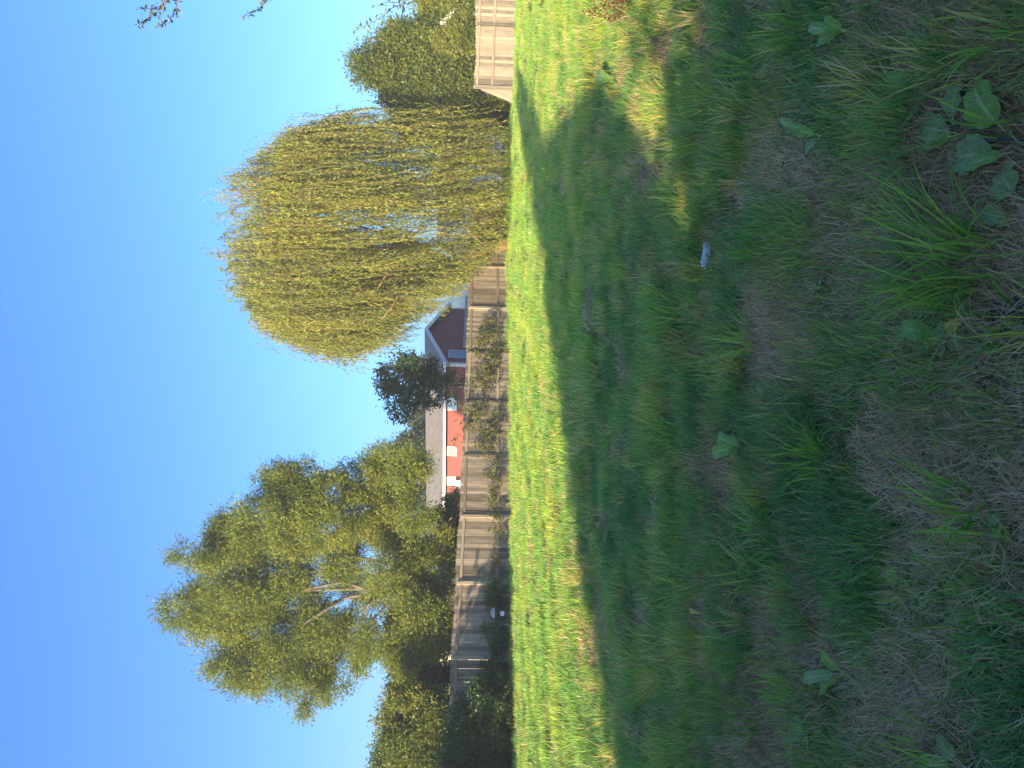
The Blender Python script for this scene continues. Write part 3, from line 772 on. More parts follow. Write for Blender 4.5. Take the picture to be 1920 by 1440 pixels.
# ------------------------------------------------------------------ weeping willow
def willow():
    rg = np.random.default_rng(99)
    Zw = 33.0; cx = 6.0
    base = np.array([cx + 0.3, Zw, 0.0])
    root = thing('weeping_willow', 'large weeping willow with long yellow-green strands hanging to the grass', 'tree', base)
    HW, HD = 4.95, 4.3
    nb, ns = 1000, 9
    V_, R_, SV, SF = [], [], [], []
    nv = 0
    def bottom(X_):
        # how low the curtain hangs, from the left to the right of the crown
        return np.interp(X_, [0.8, 1.4, 2.2, 3.1, 3.6, 4.2, 5.1, 5.7, 12.0], [6.6, 5.6, 4.6, 3.9, 2.6, 1.8, 1.1, 0.25, 0.2])
    nbough = 190
    bt_ = rg.uniform(0, 2 * math.pi, nbough); br_ = np.sqrt(rg.random(nbough)) ** 0.85
    bh_ = rg.random(nbough); bj_ = rg.normal(-0.15, 0.38, nbough)
    for bi in range(nb):
        q_ = rg.integers(0, nbough)
        v = br_[q_] * math.cos(bt_[q_]) + rg.normal(0, 0.095); w = br_[q_] * math.sin(bt_[q_]) + rg.normal(0, 0.10)
        rr = math.hypot(v, w); th_ = math.atan2(w, v)
        if rr > 1.06: continue
        rr = min(rr, 1.0)
        top = 7.3 + 5.0 * math.sqrt(max(1 - rr * rr, 0.0)) * (1 + 0.05 * math.sin(5 * th_)) + bj_[q_]
        X0, Y0 = cx + v * HW, Zw + w * HD
        bt = float(bottom(X0))
        lay = rg.random()
        if lay < 0.36: h0 = top - rg.exponential(0.5)
        else: h0 = bt + 0.9 + (top - bt - 0.9) * np.clip(bh_[q_] + rg.normal(0, 0.22), 0, 1)
        h0 = max(h0, bt + 0.7)
        full = rg.uniform(1.2, 4.4); ph0 = rg.uniform(0, 6.28); tone = rg.normal(0.42, 0.15)
        # a gap with sky showing through, right of the inner limbs
        if abs(X0 - 6.2) < 0.38 and 5.2 < h0 - full * 0.5 < 7.2 and rg.random() < 0.75: continue
        out = np.array([v, w * 0.6]) / max(rr, 0.15)
        for s_ in range(ns):
            st = np.array([X0, Y0, h0]) + rg.normal(size=3) * [0.13, 0.16, 0.25]
            od = out * rg.uniform(0.15, 0.6) + rg.normal(size=2) * 0.12 + np.array([0.06, 0])
            bs_ = float(bottom(st[0] + od[0] + 0.1)) * rg.uniform(0.9, 1.25)
            ln = min(full * rg.uniform(0.6, 1.15), st[2] - bs_)
            if ln < 0.4: continue
            n = max(int(ln / 0.075), 6)
            t = np.linspace(0, 1, n)
            a = np.minimum(t * ln / 0.9, 1.0)
            px = st[0] + od[0] * (1 - (1 - a) ** 2) + 0.16 * np.sin(t * 4 + ph0) * t + 0.07 * t * ln
            py = st[1] + od[1] * (1 - (1 - a) ** 2) + 0.10 * np.sin(t * 3 + rg.uniform(0, 6)) * t
            arch = rg.uniform(0.05, 0.55)
            pz = st[2] + arch * np.sin(np.minimum(a, 1) * math.pi) - ln * np.clip(t - 0.06, 0, 1)
            P = np.stack([px, py, pz], 1)
            ld = unit(np.stack([rg.normal(size=n) * 0.42, rg.normal(size=n) * 0.42, -np.ones(n) * 0.9], 1))
            sd_ = unit(np.cross(ld, rg.normal(size=(n, 3))))
            sz = rg.uniform(0.75, 1.25, (n, 1))
            Lv = ld * 0.15 * sz; Wv = sd_ * 0.021 * sz
            V_.append(np.stack([P, P + Lv * 0.4 + Wv, P + Lv, P + Lv * 0.4 - Wv], 1).reshape(-1, 3))
            rv = np.clip(tone + rg.normal(0, 0.08) + rg.normal(size=n) * 0.13, 0, 1)
            R_.append(np.repeat(rv, 4))
            # the strand itself, a thin three-sided stem
            if s_ % 2 == 0:
                k = P[np.linspace(0, n - 1, 5).astype(int)]
                for jj in range(5):
                    rad = 0.008 * (1 - 0.15 * jj)
                    for qn in range(3):
                        an = qn * 2.094
                        SV.append(k[jj] + [rad * math.cos(an), rad * math.sin(an), 0])
                for jj in range(4):
                    for qn in range(3):
                        a0 = nv + jj * 3 + qn; b0 = nv + jj * 3 + (qn + 1) % 3
                        SF.append((a0, b0, b0 + 3, a0 + 3))
                nv += 15
    Vv = np.concatenate(V_); Vv[:, 2] = np.maximum(Vv[:, 2], 0.03)
    tag(put('crown', fast_mesh('crown', Vv, np.arange(len(Vv)).reshape(-1, 4), M['willow'], False, {'rnd': np.concatenate(R_)}), root), kind='stuff')
    tag(put('hanging_stems', fast_mesh('hanging_stems', np.array(SV), np.array(SF), M['willow_bark']), root), kind='stuff')
    fork = np.array([cx - 0.6, Zw, 2.4])
    MB().tube([base - [0, 0, 0.1], base + [-0.2, 0, 1.0], fork], [0.34, 0.27, 0.22], 10).build('trunk', M['willow_bark'], root, True)
    for i in range(9):
        th_ = i * 2.4; rr = 0.35 + 0.6 * rg.random()
        v, w = rr * math.cos(th_), rr * math.sin(th_)
        e = np.array([cx + v * HW * 0.9, Zw + w * HD * 0.9, 7.0 + 4.5 * math.sqrt(1 - rr * rr)])
        mid = fork + (e - fork) * 0.5 + np.array([0, 0, 0.8])
        pts = [fork, fork + (mid - fork) * 0.5 + rg.normal(size=3) * 0.15, mid, mid + (e - mid) * 0.5 + rg.normal(size=3) * 0.2 + [0, 0, 0.2], e]
        MB().tube(pts, [0.08, 0.06, 0.045, 0.03, 0.014], 6).build('branch', M['willow_bark'], root, True)
    # bare limbs seen through the strands
    Zb = 29.4
    for pts, r0 in (([at(760, 492, Zb + 1), at(735, 498, Zb + .6), at(705, 505, Zb + .3), at(675, 498, Zb)], 0.07),
                    ([at(752, 500, Zb + 1), at(722, 518, Zb + .4), at(706, 545, Zb)], 0.06),
                    ([at(768, 530, Zb + .8), at(748, 552, Zb + .3), at(735, 575, Zb), at(715, 600, Zb - .2)], 0.045),
                    ([at(905, 455, Zb + .5), at(885, 440, Zb), at(872, 428, Zb)], 0.05)):
        MB().tube(pts, np.linspace(r0, r0 * 0.35, len(pts)), 6).build('branch', M['willow_bark'], root, True)
    return root
willow()

# ------------------------------------------------------------------ unseen casters off frame; house, columnar tree, hedge and wall shaped for their shade
bh = thing('shade_caster_house', 'unseen tall gabled house behind the viewer, shaped to shade the near lawn', 'house', (*sc(-25, -4.5), 0))  # unseen house, sized and placed so its shadow covers the near lawn
def S3(s, c, z): q = sc(s, c); return np.array([q[0], q[1], z])
b = MB(); b.prism([S3(-22, -6.1, 0), S3(-22, -1.9, 0), S3(-22, -1.9, 7.9), S3(-22, -4.9, 9.7), S3(-22, -6.1, 9.1)], np.array([*(-AZ * 7), 0])); b.build('wall', M['cream'], bh)
for (c0, z0, c1, z1) in ((-6.25, 9.05, -4.9, 9.72), (-1.7, 7.75, -4.9, 9.72)):
    A = S3(-21.7, c0, z0); R = S3(-21.7, c1, z1)
    MB().prism([A, R, R + [0, 0, 0.1], A + [0, 0, 0.1]], np.array([*(-AZ * 7.6), 0])).build('roof', M['roof'], bh)
HB = [(S3(-2.7, -6.0 + 0.85 * i, zz), np.array([0.7, 0.6, 0.65])) for i in range(20) for zz in ((0.5, 1.3, 1.9) if i < 4 else (0.5, 1.3))]
tree('shade_caster_hedge', 'unseen hedge added behind the viewer to shade the nearest lawn', 'hedge', S3(-2.7, 2, 0), HB, 19000, 0.10, 0.085, M['dark'], 0.04, seed=60, limbs=3, spray=0.2, nsub=14)  # unseen hedge added to shade the nearest lawn and block low sky
PB = [(S3(-12, -5.3 - (0.75 if i > 5 else 0.0) * min((i - 5) / 2, 1) + 0.1 * math.sin(i), 1.6 + i * 1.0), np.array([1.0 if i < 7 else 0.8 - 0.2 * (i - 7), 0.9, 0.8])) for i in range(9)]
tree('shade_caster_poplar', 'dense columnar poplar behind the house at the viewer\'s back', 'tree', S3(-12, -5.5, 0), PB, 5200, 0.12, 0.10, M['dark'], 0.15, seed=61, limbs=3, spray=0.25, nsub=22, tight=0.25, inner=0.2)  # unseen column of foliage, shaped to cast the long tip of the shadow
SBT = [(S3(-7, -0.2 + 1.5 * i, 3.3 + 0.8 * math.sin(i * 2.1)), np.array([0.9, 0.9, 1.0])) for i in range(5)] + [(S3(-7, 1.5 + 1.2 * i, 5.4 + 0.5 * i), np.array([1.0, 1.0, 0.9])) for i in range(3)]
tree('open_tree', 'open crowned tree behind the viewer throwing dappled shade', 'tree', S3(-7, 2.5, 0), SBT, 3600, 0.15, 0.08, M['mixed'], 0.16, seed=62, spray=0.5, nsub=10)
LB = [(S3(6 + 0.8 * math.sin(i * 1.7), -22.6 + 1.3 * math.cos(i * 2.3), 0.8 + 0.19 * i), np.array([2.1, 2.1, 0.9])) for i in range(12)]
tree('shade_tree', 'dense low tree beyond the left edge that shades the end of the fence', 'tree', S3(6, -23.6, 0), LB, 12000, 0.16, 0.13, M['dark'], 0.2, seed=63, spray=0.5, nsub=18, inner=0.25)

bw = MB(); bw.prism([S3(-3.6, -6.6, 0), S3(-3.6, 11.5, 0), S3(-3.6, 11.5, 1.75), S3(-3.6, -6.6, 1.75)], np.array([*(-AZ * 0.12), 0]))
tag(bw.build('shade_caster_wall', M['cream'], None), 'plain garden wall behind the hedge at the viewer\'s back', 'wall')  # unseen solid slab added to stop sun leaking through the hedge

# ------------------------------------------------------------------ tree whose twigs reach in at the right edge
def overhang():
    base = np.array([5.6, 3.8, 0.0])
    root = thing('overhanging_tree', 'tree at the right edge of which only three leafy twig ends reach in', 'tree', base)
    top = np.array([5.3, 3.9, 5.2])
    MB().tube([base - [0, 0, .1], base + [0.05, 0, 1.6], base + [-0.1, 0.1, 3.2], top], [0.13, 0.11, 0.08, 0.04], 8).build('trunk', M['bark'], root, True)
    lobes = [(np.array([5.6 + 1.1 * math.cos(i * 2.2), 3.6 + 0.9 * math.sin(i * 2.2), 3.2 + 0.45 * i]), np.array([0.9, 0.9, 0.7])) for i in range(6)]
    q, F_, r = leaf_cloud(lobes, 900, 0.05, 0.024, 71, per=10, spray=0.3)
    tag(put('crown', fast_mesh('crown', q, F_, M['twig_leaf'], False, {'rnd': r}), root), kind='stuff')
    rg = np.random.default_rng(5)
    specs = [  # twig polylines in photo pixels at a depth, leaf spacing and size
        (4.6, [[(335, -60), (318, -10), (300, 12), (275, 17), (257, 15)], [(325, -20), (308, 10), (290, 28), (272, 37), (259, 50)], [(332, -10), (330, 18), (318, 35), (308, 44), (296, 47)]], 0.010, 0.028, 3.2),
        (4.6, [[(520, -60), (505, -5), (490, 12), (476, 22), (462, 27), (451, 33)], [(505, -8), (498, 6), (486, 8)]], 0.015, 0.028, 2.0),
        (4.4, [[(800, -70), (775, -8), (752, 8), (735, 15), (718, 30), (700, 40), (682, 50), (665, 58)], [(780, -20), (757, -2), (742, 5), (722, 4), (703, 12)], [(790, -12), (772, 4), (757, 8), (752, 20)]], 0.022, 0.028, 1.2),
    ]
    for (Zt, lines, step, L, dens) in specs:
        first = at(*lines[0][0], Zt)
        bb = MB(); bb.tube([np.array([5.35, 3.85, first[2] + 0.4]), (first + np.array([5.35, 3.85, first[2] + 0.5])) / 2 + [0, 0, 0.12], first], [0.035, 0.02, 0.008], 5)
        Vl, Rl = [], []
        runs = [np.array([at(x, y, Zt + 0.05 * math.sin(i)) for i, (x, y) in enumerate(ln)]) for ln in lines]
        for P in runs: bb.tube(P, np.linspace(0.004, 0.0012, len(P)), 4)
        limb0 = np.array([5.35, 3.85, first[2] + 0.4])
        for k_ in range(7):                                   # side twigs along the limb, out of the picture
            a_ = limb0 + (first - limb0) * (0.25 + 0.1 * k_) + np.array([0, 0, 0.08 * math.sin(math.pi * (0.25 + 0.1 * k_))])
            e_ = a_ + np.array([-0.10, 0.22 * (-1) ** k_, -0.16 - 0.03 * k_])
            tw = np.array(wander(a_, e_, 4, 0.08, k_)); bb.tube(tw, [0.004, 0.003, 0.002, 0.0012], 4); runs.append(tw)
        for P in runs:
            seg = np.linalg.norm(np.diff(P, axis=0), axis=1); tot = seg.sum(); cum = np.concatenate([[0], np.cumsum(seg)])
            s_ = 0.0
            while s_ < tot:
                pt = np.array([np.interp(s_, cum, P[:, k]) for k in range(3)])
                tg = unit(np.array([np.interp(min(s_ + 0.02, tot), cum, P[:, k]) for k in range(3)]) - pt + 1e-6)
                for _ in range(2):
                    pp = pt + rg.normal(size=3) * 0.006
                    ld = unit(tg * 0.4 + rg.normal(size=3) * 0.75 + np.array([0, 0, -0.25])); sd_ = unit(np.cross(ld, rg.normal(size=3)))
                    l_ = L * rg.uniform(0.7, 1.3)
                    w_ = l_ * 0.24
                    c_ = np.cross(ld, sd_) * w_ * 0.35
                    Vl.append([pp, pp + ld * l_ * 0.5 + sd_ * w_ + c_, pp + ld * l_, pp + ld * l_ * 0.5 - sd_ * w_ + c_])
                    Rl += [rg.random() * 0.97 if rg.random() > 0.05 else 1.0] * 4
                s_ += step * rg.uniform(0.6, 1.4)
        br = bb.build('branch', M['bark'], root, True)
        Vl = np.array(Vl).reshape(-1, 3)
        tag(put('leaves', fast_mesh('leaves', Vl, np.arange(len(Vl)).reshape(-1, 4), M['twig_leaf'], False, {'rnd': np.array(Rl)}), br), kind='stuff')
overhang()

# ------------------------------------------------------------------ grass
def blades(n, rad, Lr, W, lean, curve, seed, segs=3, flat=0.0, clump=1.0, up_bias=1.0):
    """n tapering blades rooted within rad; returns verts, quads, random per vertex"""
    rg = np.random.default_rng(seed)
    th_ = rg.uniform(0, 2 * math.pi, n); r0 = rad * np.sqrt(rg.random(n)) * clump
    root = np.stack([r0 * np.cos(th_), r0 * np.sin(th_), np.full(n, -0.01)], 1)
    la = th_ + rg.normal(0, 0.9, n)
    ln = rg.uniform(Lr[0], Lr[1], n)
    lean_ = np.abs(rg.normal(lean, lean * 0.5, n)); cv = rg.normal(curve, curve * 0.5, n)
    dirh = np.stack([np.cos(la), np.sin(la), np.zeros(n)], 1)
    side = np.stack([-np.sin(la), np.cos(la), np.zeros(n)], 1)
    tw = rg.normal(0, 0.6, n)[:, None]
    side = unit(side + dirh * tw)
    V_ = []; p = root.copy()
    if flat: p[:, 2] = rg.uniform(0.0, flat, n)
    for k in range(segs + 1):
        t = k / segs
        w = W * (1 - t ** 1.6) * 0.5 * rg.uniform(0.8, 1.2) + 0.0002
        V_.append(p - side * w); V_.append(p + side * w)
        ang = lean_ + cv * t
        step = ln / segs
        p = p + dirh * (np.sin(ang) * step)[:, None] + np.array([0, 0, 1.0]) * (np.cos(ang) * step)[:, None]
    V_ = np.stack(V_, 1)                          # n, 2(segs+1), 3
    m_ = 2 * (segs + 1)
    F_ = []
    for k in range(segs):
        F_.append(np.stack([np.arange(n) * m_ + 2 * k, np.arange(n) * m_ + 2 * k + 1, np.arange(n) * m_ + 2 * k + 3, np.arange(n) * m_ + 2 * k + 2], 1))
    r = np.repeat(rg.random(n), m_)
    return V_.reshape(-1, 3), np.concatenate(F_), r

def clump_coll(name, specs, mat):
    c = bpy.data.collections.new(name)
    for i, kw in enumerate(specs):
        v, f, r = blades(**kw)
        o = bpy.data.objects.new(f'{name}_{chr(97 + i)}', fast_mesh(name, v, f, mat, True, {'rnd': r}))
        c.objects.link(o)
    return c

def scatter(name, coll, nvar, P, scl, tint, rotz, tilt=0.12, seed=0):
    rg = np.random.default_rng(seed + 500)
    n = len(P)
    me = bpy.data.meshes.new(name)
    me.vertices.add(n); me.vertices.foreach_set("co", P.astype(np.float32).ravel())
    a = me.attributes.new('scl', 'FLOAT', 'POINT'); a.data.foreach_set('value', scl.astype(np.float32))
    a = me.attributes.new('tint', 'FLOAT', 'POINT'); a.data.foreach_set('value', tint.astype(np.float32))
    rot = np.stack([rg.normal(0, tilt, n), rg.normal(0, tilt, n), rotz], 1)
    a = me.attributes.new('rot', 'FLOAT_VECTOR', 'POINT'); a.data.foreach_set('vector', rot.astype(np.float32).ravel())
    a = me.attributes.new('pick', 'INT', 'POINT'); a.data.foreach_set('value', rg.integers(0, nvar, n).astype(np.int32))
    o = bpy.data.objects.new(name, me); COL.objects.link(o)
    ng = bpy.data.node_groups.new(name + '_nodes', 'GeometryNodeTree')
    ng.interface.new_socket('Geometry', in_out='INPUT', socket_type='NodeSocketGeometry')
    ng.interface.new_socket('Geometry', in_out='OUTPUT', socket_type='NodeSocketGeometry')
    N = ng.nodes; gi = N.new('NodeGroupInput'); go = N.new('NodeGroupOutput')
    iop = N.new('GeometryNodeInstanceOnPoints'); ci = N.new('GeometryNodeCollectionInfo')
    ci.inputs['Collection'].default_value = coll
    ci.inputs['Separate Children'].default_value = True; ci.inputs['Reset Children'].default_value = True
    def att(nm, dt):
        q = N.new('GeometryNodeInputNamedAttribute'); q.data_type = dt; q.inputs['Name'].default_value = nm
        return q.outputs['Attribute']
    L = ng.links
    L.new(gi.outputs[0], iop.inputs['Points']); L.new(ci.outputs[0], iop.inputs['Instance'])
    iop.inputs['Pick Instance'].default_value = True
    L.new(att('pick', 'INT'), iop.inputs['Instance Index'])
    e2r = N.new('FunctionNodeEulerToRotation'); L.new(att('rot', 'FLOAT_VECTOR'), e2r.inputs[0]); L.new(e2r.outputs[0], iop.inputs['Rotation'])
    L.new(att('scl', 'FLOAT'), iop.inputs['Scale'])
    L.new(iop.outputs[0], go.inputs[0])
    md = o.modifiers.new('scatter', 'NODES'); md.node_group = ng
    return o

def fbm(x, y, f, seed):
    rg = np.random.default_rng(seed); s = np.zeros_like(x); a = 1.0; tot = 0
    for k in range(5):
        for _ in range(3):
            an = rg.uniform(0, 6.28); ph_ = rg.uniform(0, 6.28)
            s += a * np.sin((x * math.cos(an) + y * math.sin(an)) * f * rg.uniform(0.7, 1.3) + ph_) / 3
        tot += a * 0.42; a *= 0.62; f *= 1.9
    return s / tot

def polar(n, r0, r1, half, seed):
    rg = np.random.default_rng(seed)
    r = np.sqrt(rg.uniform(r0 * r0, r1 * r1, n)); a = rg.uniform(-half, half, n)
    return np.stack([r * np.sin(a), r * np.cos(a)], 1)

FN = np.array([0.574, -0.819])
def on_lawn(P):
    d1 = (P - FP0) @ FN                                    # in front of the left fence
    t = (P - FP0) @ FD
    left_ok = (d1 > 0.06) | (t < -2.6 * PANEL)
    d2 = (P - RP0) @ np.array([0.035, 1.0])
    right_ok = (d2 < -0.05) | (P[:, 0] < RP0[0])
    return left_ok & right_ok & (P[:, 1] < 42)

def dryness(P):
    x, y = P[:, 0], P[:, 1]
    d = (P - FP0) @ FN                                     # distance from the left fence
    r = np.hypot(x, y)
    patch = fbm(x, y, 1.5, 1) * 0.55 + fbm(x, y, 4.5, 2) * 0.40
    rows = np.sin(d * 2 * math.pi / 2.1 + 0.5 * fbm(x, y, 0.8, 3)) ** 8 * 0.8
    far = np.clip((r - 7) / 5, 0, 1)
    near = np.clip((4.6 - r) / 2.4, 0, 1)
    right = np.clip((x - 2.0) / 4.0, 0, 1) * np.clip((20 - r) / 10, 0, 1)
    return patch * (1 - 0.45 * far) + rows * far * (0.35 + 0.65 * (fbm(x, y, 2.2, 9) > 0.1)) - 0.30 * far + 0.42 * near - 0.12 + 0.15 * right

HALF = 0.72
short = clump_coll('short_clump', [dict(n=16, rad=0.075, Lr=(0.035, 0.085), W=0.0038, lean=0.38, curve=0.75, seed=100 + i) for i in range(6)], M['grass'])
midc = clump_coll('turf_clump', [dict(n=22, rad=0.13, Lr=(0.05, 0.12), W=0.0075, lean=0.30, curve=0.6, seed=120 + i, segs=2) for i in range(6)], M['grass'])
longc = clump_coll('long_clump', [dict(n=26, rad=0.065, Lr=(0.10, 0.27), W=0.0058, lean=0.30, curve=0.85, seed=140 + i, segs=4) for i in range(6)], M['grass'])
strawc = clump_coll('straw_clump', [dict(n=30, rad=0.085, Lr=(0.03, 0.095), W=0.0027, lean=1.42, curve=0.2, seed=160 + i, segs=2, flat=0.022) for i in range(6)], M['straw'])

farstraw = clump_coll('far_straw_clump', [dict(n=26, rad=0.13, Lr=(0.05, 0.13), W=0.0065, lean=1.15, curve=0.3, seed=180 + i, segs=2, flat=0.03) for i in range(5)], M['straw'])

KEEP_OFF = [(1345, 470, 0.17), (1375, 470, 0.12), (1318, 1145, 0.07), (1730, 118, 0.10), (1890, 650, 0.16), (1868, 250, 0.20), (1800, 215, 0.14), (1770, 250, 0.12), (1860, 290, 0.14), (1825, 165, 0.12), (1905, 330, 0.10),
            (1112, 590, 0.35), (1240, 950, 0.26), (1285, 1130, 0.16), (1760, 625, 0.13), (1700, 1085, 0.09), (1545, 1220, 0.10), (1505, 1370, 0.10), (1790, 1395, 0.09), (1892, 1000, 0.08),
            (1375, 840, 0.16), (1560, 60, 0.13), (1520, 275, 0.10), (1690, 150, 0.09), (1880, 400, 0.09), (1545, 538, 0.06), (1145, 148, 0.2), (1540, 1140, 0.08)]
_ko = [(ground(x, y)[:2], r) for x, y, r in KEEP_OFF]
def clear(P, share, seed=0):
    k = np.random.default_rng(seed + 900).random(len(P)); ok = np.ones(len(P), bool)
    for g_, r_ in _ko:
        ok &= ~((np.hypot(P[:, 0] - g_[0], P[:, 1] - g_[1]) < r_) & (k < share))
    return P[ok]

def lay(P): return np.stack([P[:, 0], P[:, 1], gz(P[:, 0], P[:, 1])], 1)
rg = np.random.default_rng(21)
# near turf
P = np.concatenate([polar(21000, 1.2, 5.0, HALF, 1), polar(42000, 5.0, 11.0, HALF, 2)]); P = clear(P, 0.6)
dr = dryness(P); tf = fbm(P[:, 0], P[:, 1], 9.0, 41)
keep = rg.random(len(P)) < np.clip(0.72 - dr * 1.2 + 0.45 * tf, 0.06, 1.0); P = P[keep]; dr = dr[keep]; tf = tf[keep]
tint = np.clip(0.24 + 0.32 * dr + rg.normal(0, 0.13, len(P)) + 0.12 * fbm(P[:, 0], P[:, 1], 3.0, 5), 0, 0.75)
o = scatter('grass', short, 6, lay(P), np.clip(rg.uniform(0.6, 1.3, len(P)) * (1 + 0.55 * tf), 0.4, 2.0), tint, rg.uniform(0, 6.28, len(P)), seed=1); tag(o, kind='stuff')
# farther turf up to the fences
P = np.concatenate([polar(62000, 9.5, 20.0, HALF, 3), polar(80000, 20.0, 42.0, HALF, 4)]); P = P[on_lawn(P)]
dr = dryness(P)
tuf = fbm(P[:, 0], P[:, 1], 7.0, 31); tuf2 = fbm(P[:, 0], P[:, 1], 2.6, 32)
keep = rg.random(len(P)) < np.clip(0.62 + 0.75 * tuf - 0.4 * np.clip(dr, 0, 1), 0.12, 1.0)
P, dr, tuf, tuf2 = P[keep], dr[keep], tuf[keep], tuf2[keep]
tint = np.clip(0.43 + 0.44 * np.clip(dr, -0.25, 2) + rg.normal(0, 0.10, len(P)) + 0.16 * tuf2, 0.05, 0.97)
near_f = np.clip(1.0 - np.abs((P - FP0) @ FN) / 0.6, 0, 1)
o = scatter('grass', midc, 6, lay(P), np.clip(rg.uniform(0.6, 1.2, len(P)) * (1.0 + 0.75 * tuf) * (1 - 0.35 * np.clip(dr, 0, 1)), 0.35, 2.2) * (1 + 0.7 * near_f), tint, rg.uniform(0, 6.28, len(P)), seed=2); tag(o, kind='stuff')
# cut straw left in the mower's rows
P = np.concatenate([polar(26000, 9.0, 20.0, HALF, 33), polar(30000, 20.0, 42.0, HALF, 34)]); P = P[on_lawn(P)]
dr = dryness(P) + 0.35 * fbm(P[:, 0], P[:, 1], 5.0, 35)
keep = rg.random(len(P)) < np.clip(dr * 1.25 - 0.08, 0.03, 1.0); P = P[keep]
o = scatter('dry_straw', farstraw, 5, lay(P) + [0, 0, 0.03], rg.uniform(0.7, 1.3, len(P)), np.clip(rg.normal(0.55, 0.2, len(P)), 0, 1), rg.uniform(0, 6.28, len(P)), 0.15, seed=6); tag(o, kind='stuff')
# longer clumps in patches
P = np.concatenate([polar(4200, 1.8, 6.0, HALF, 5), polar(26000, 6.0, 19.0, HALF, 6)]); P = clear(P[on_lawn(P)], 1.0)
cc = P[:, 0] * CR[0] + P[:, 1] * CR[1]                # away from the mown strip
pt = fbm(P[:, 0], P[:, 1], 1.9, 12) + 0.75 * fbm(P[:, 0], P[:, 1], 6.5, 13) - 0.50 * np.clip((4.6 - np.hypot(P[:, 0], P[:, 1])) / 1.5, 0, 1) - 0.9 * np.clip((-7.6 - cc) / 1.5, 0, 1)
keep = pt > 0.08; P = P[keep]; pt = pt[keep]
tint = np.clip(0.25 + rg.normal(0, 0.13, len(P)) + 0.16 * fbm(P[:, 0], P[:, 1], 1.2, 15) + 0.10 * fbm(P[:, 0], P[:, 1], 7.0, 16), 0.02, 0.64)
tint = np.where(rg.random(len(P)) < 0.25, rg.uniform(0.62, 0.92, len(P)), tint)     # tufts gone dry
o = scatter('grass', longc, 6, lay(P), np.clip(rg.uniform(0.5, 1.0, len(P)) * (0.75 + 0.6 * pt), 0.35, 1.35), tint, rg.uniform(0, 6.28, len(P)), 0.15, seed=3); tag(o, kind='stuff')
# dry cut straw lying on the ground
P = np.concatenate([polar(20000, 1.2, 5.0, HALF, 7), polar(26000, 5.0, 13.0, HALF, 8)])
dr = dryness(P); keep = rg.random(len(P)) < np.clip(0.55 + dr * 1.1, 0.16, 1.0); P = P[keep]
tint = np.clip(0.45 + rg.normal(0, 0.16, len(P)) + 0.2 * fbm(P[:, 0], P[:, 1], 2.5, 18), 0, 1)
o = scatter('dry_straw', strawc, 6, lay(P), rg.uniform(0.6, 1.2, len(P)), tint, rg.uniform(0, 6.28, len(P)), 0.10, seed=4); tag(o, kind='stuff')

# ------------------------------------------------------------------ grass tufts one can count
TUFTS = [  # photo column, row of the root, length m, blades, spread, label
    (1840, 490, 0.34, 90, 'largest grass tuft, long blades fanned out at the lower middle of the lawn'),
    (1800, 560, 0.28, 50, 'grass tuft beside the broad leaves, next to the largest tuft'),
    (1545, 858, 0.22, 80, 'dense deep green grass tuft mid lawn beneath the broad-leaved dock'),
    (1832, 950, 0.20, 34, 'grass tuft with wide arching blades near the round leaves'),
    (1870, 985, 0.16, 18, 'small wide bladed tuft touching the arching tuft'),
    (1300, 275, 0.26, 70, 'yellowish green tuft on the right, half in light'),
    (1390, 300, 0.24, 60, 'tuft right of the plastic scrap, lower of the yellowish pair'),
    (1235, 55, 0.24, 50, 'bright tuft below the russet weeds at the right edge'),
    (1345, 530, 0.16, 44, 'straw coloured tuft just left of the plastic scrap'),
    (1430, 475, 0.22, 60, 'green tuft whose blades cross the plastic scrap'),
    (1420, 640, 0.26, 46, 'thin tuft with one long yellowing blade left of the plastic scrap'),
    (1270, 815, 0.24, 56, 'long combed tuft below the shadow edge in mid lawn'),
    (1345, 700, 0.18, 50, 'low tuft with tan base in mid lawn'),
    (1500, 60, 0.26, 70, 'lush green tuft at the right edge beside the dock leaves'),
    (1420, 130, 0.22, 50, 'tuft of wide blades on the right above the lush one'),
    (1440, 1000, 0.24, 50, 'sprawling tuft left of the yellow and tan patch'),
    (1415, 1085, 0.22, 46, 'sprawling tuft above the lone yellow leaf'),
    (1760, 1400, 0.16, 40, 'bright small tuft beside the long leaf at the left edge'),
    (1425, 1350, 0.18, 40, 'loose tuft at the left of the near lawn'),
    (1905, 70, 0.20, 12, 'few wide grass blades at the bottom right corner'),
    (1895, 250, 0.18, 14, 'wide blades tangled with the big dock leaves'),
    (1905, 600, 0.18, 16, 'sparse blades over the bare dark soil'),
]
for i, (x, y, ln, n, lb) in enumerate(TUFTS):
    g = ground(x, y)
    wide = 0.009 if n < 40 else 0.0062
    v, f, r = blades(n=n, rad=0.055 + 0.0004 * n, Lr=(ln * 0.6, ln * 1.45), W=wide * 1.25, lean=0.42, curve=1.0, seed=300 + i, segs=5)
    rg2 = np.random.default_rng(i); 
    r = np.clip(r * 0.86 if 'straw' not in lb and 'yellow' not in lb else r * 0.55 + 0.45, 0, 1)
    # many blades lean away from the house, towards the light
    v2 = v.copy(); hgt = np.clip(v[:, 2], 0, 1); v2[:, 0] += hgt * 0.18; v2[:, 1] += hgt * 0.15
    o = put('grass_tuft', fast_mesh('grass_tuft', v2, f, M['tuft'], True, {'rnd': r}))
    o.location = Vector((float(g[0]), float(g[1]), float(g[2])))
    tag(o, lb, 'grass tuft', 'long grass tufts on the lawn')

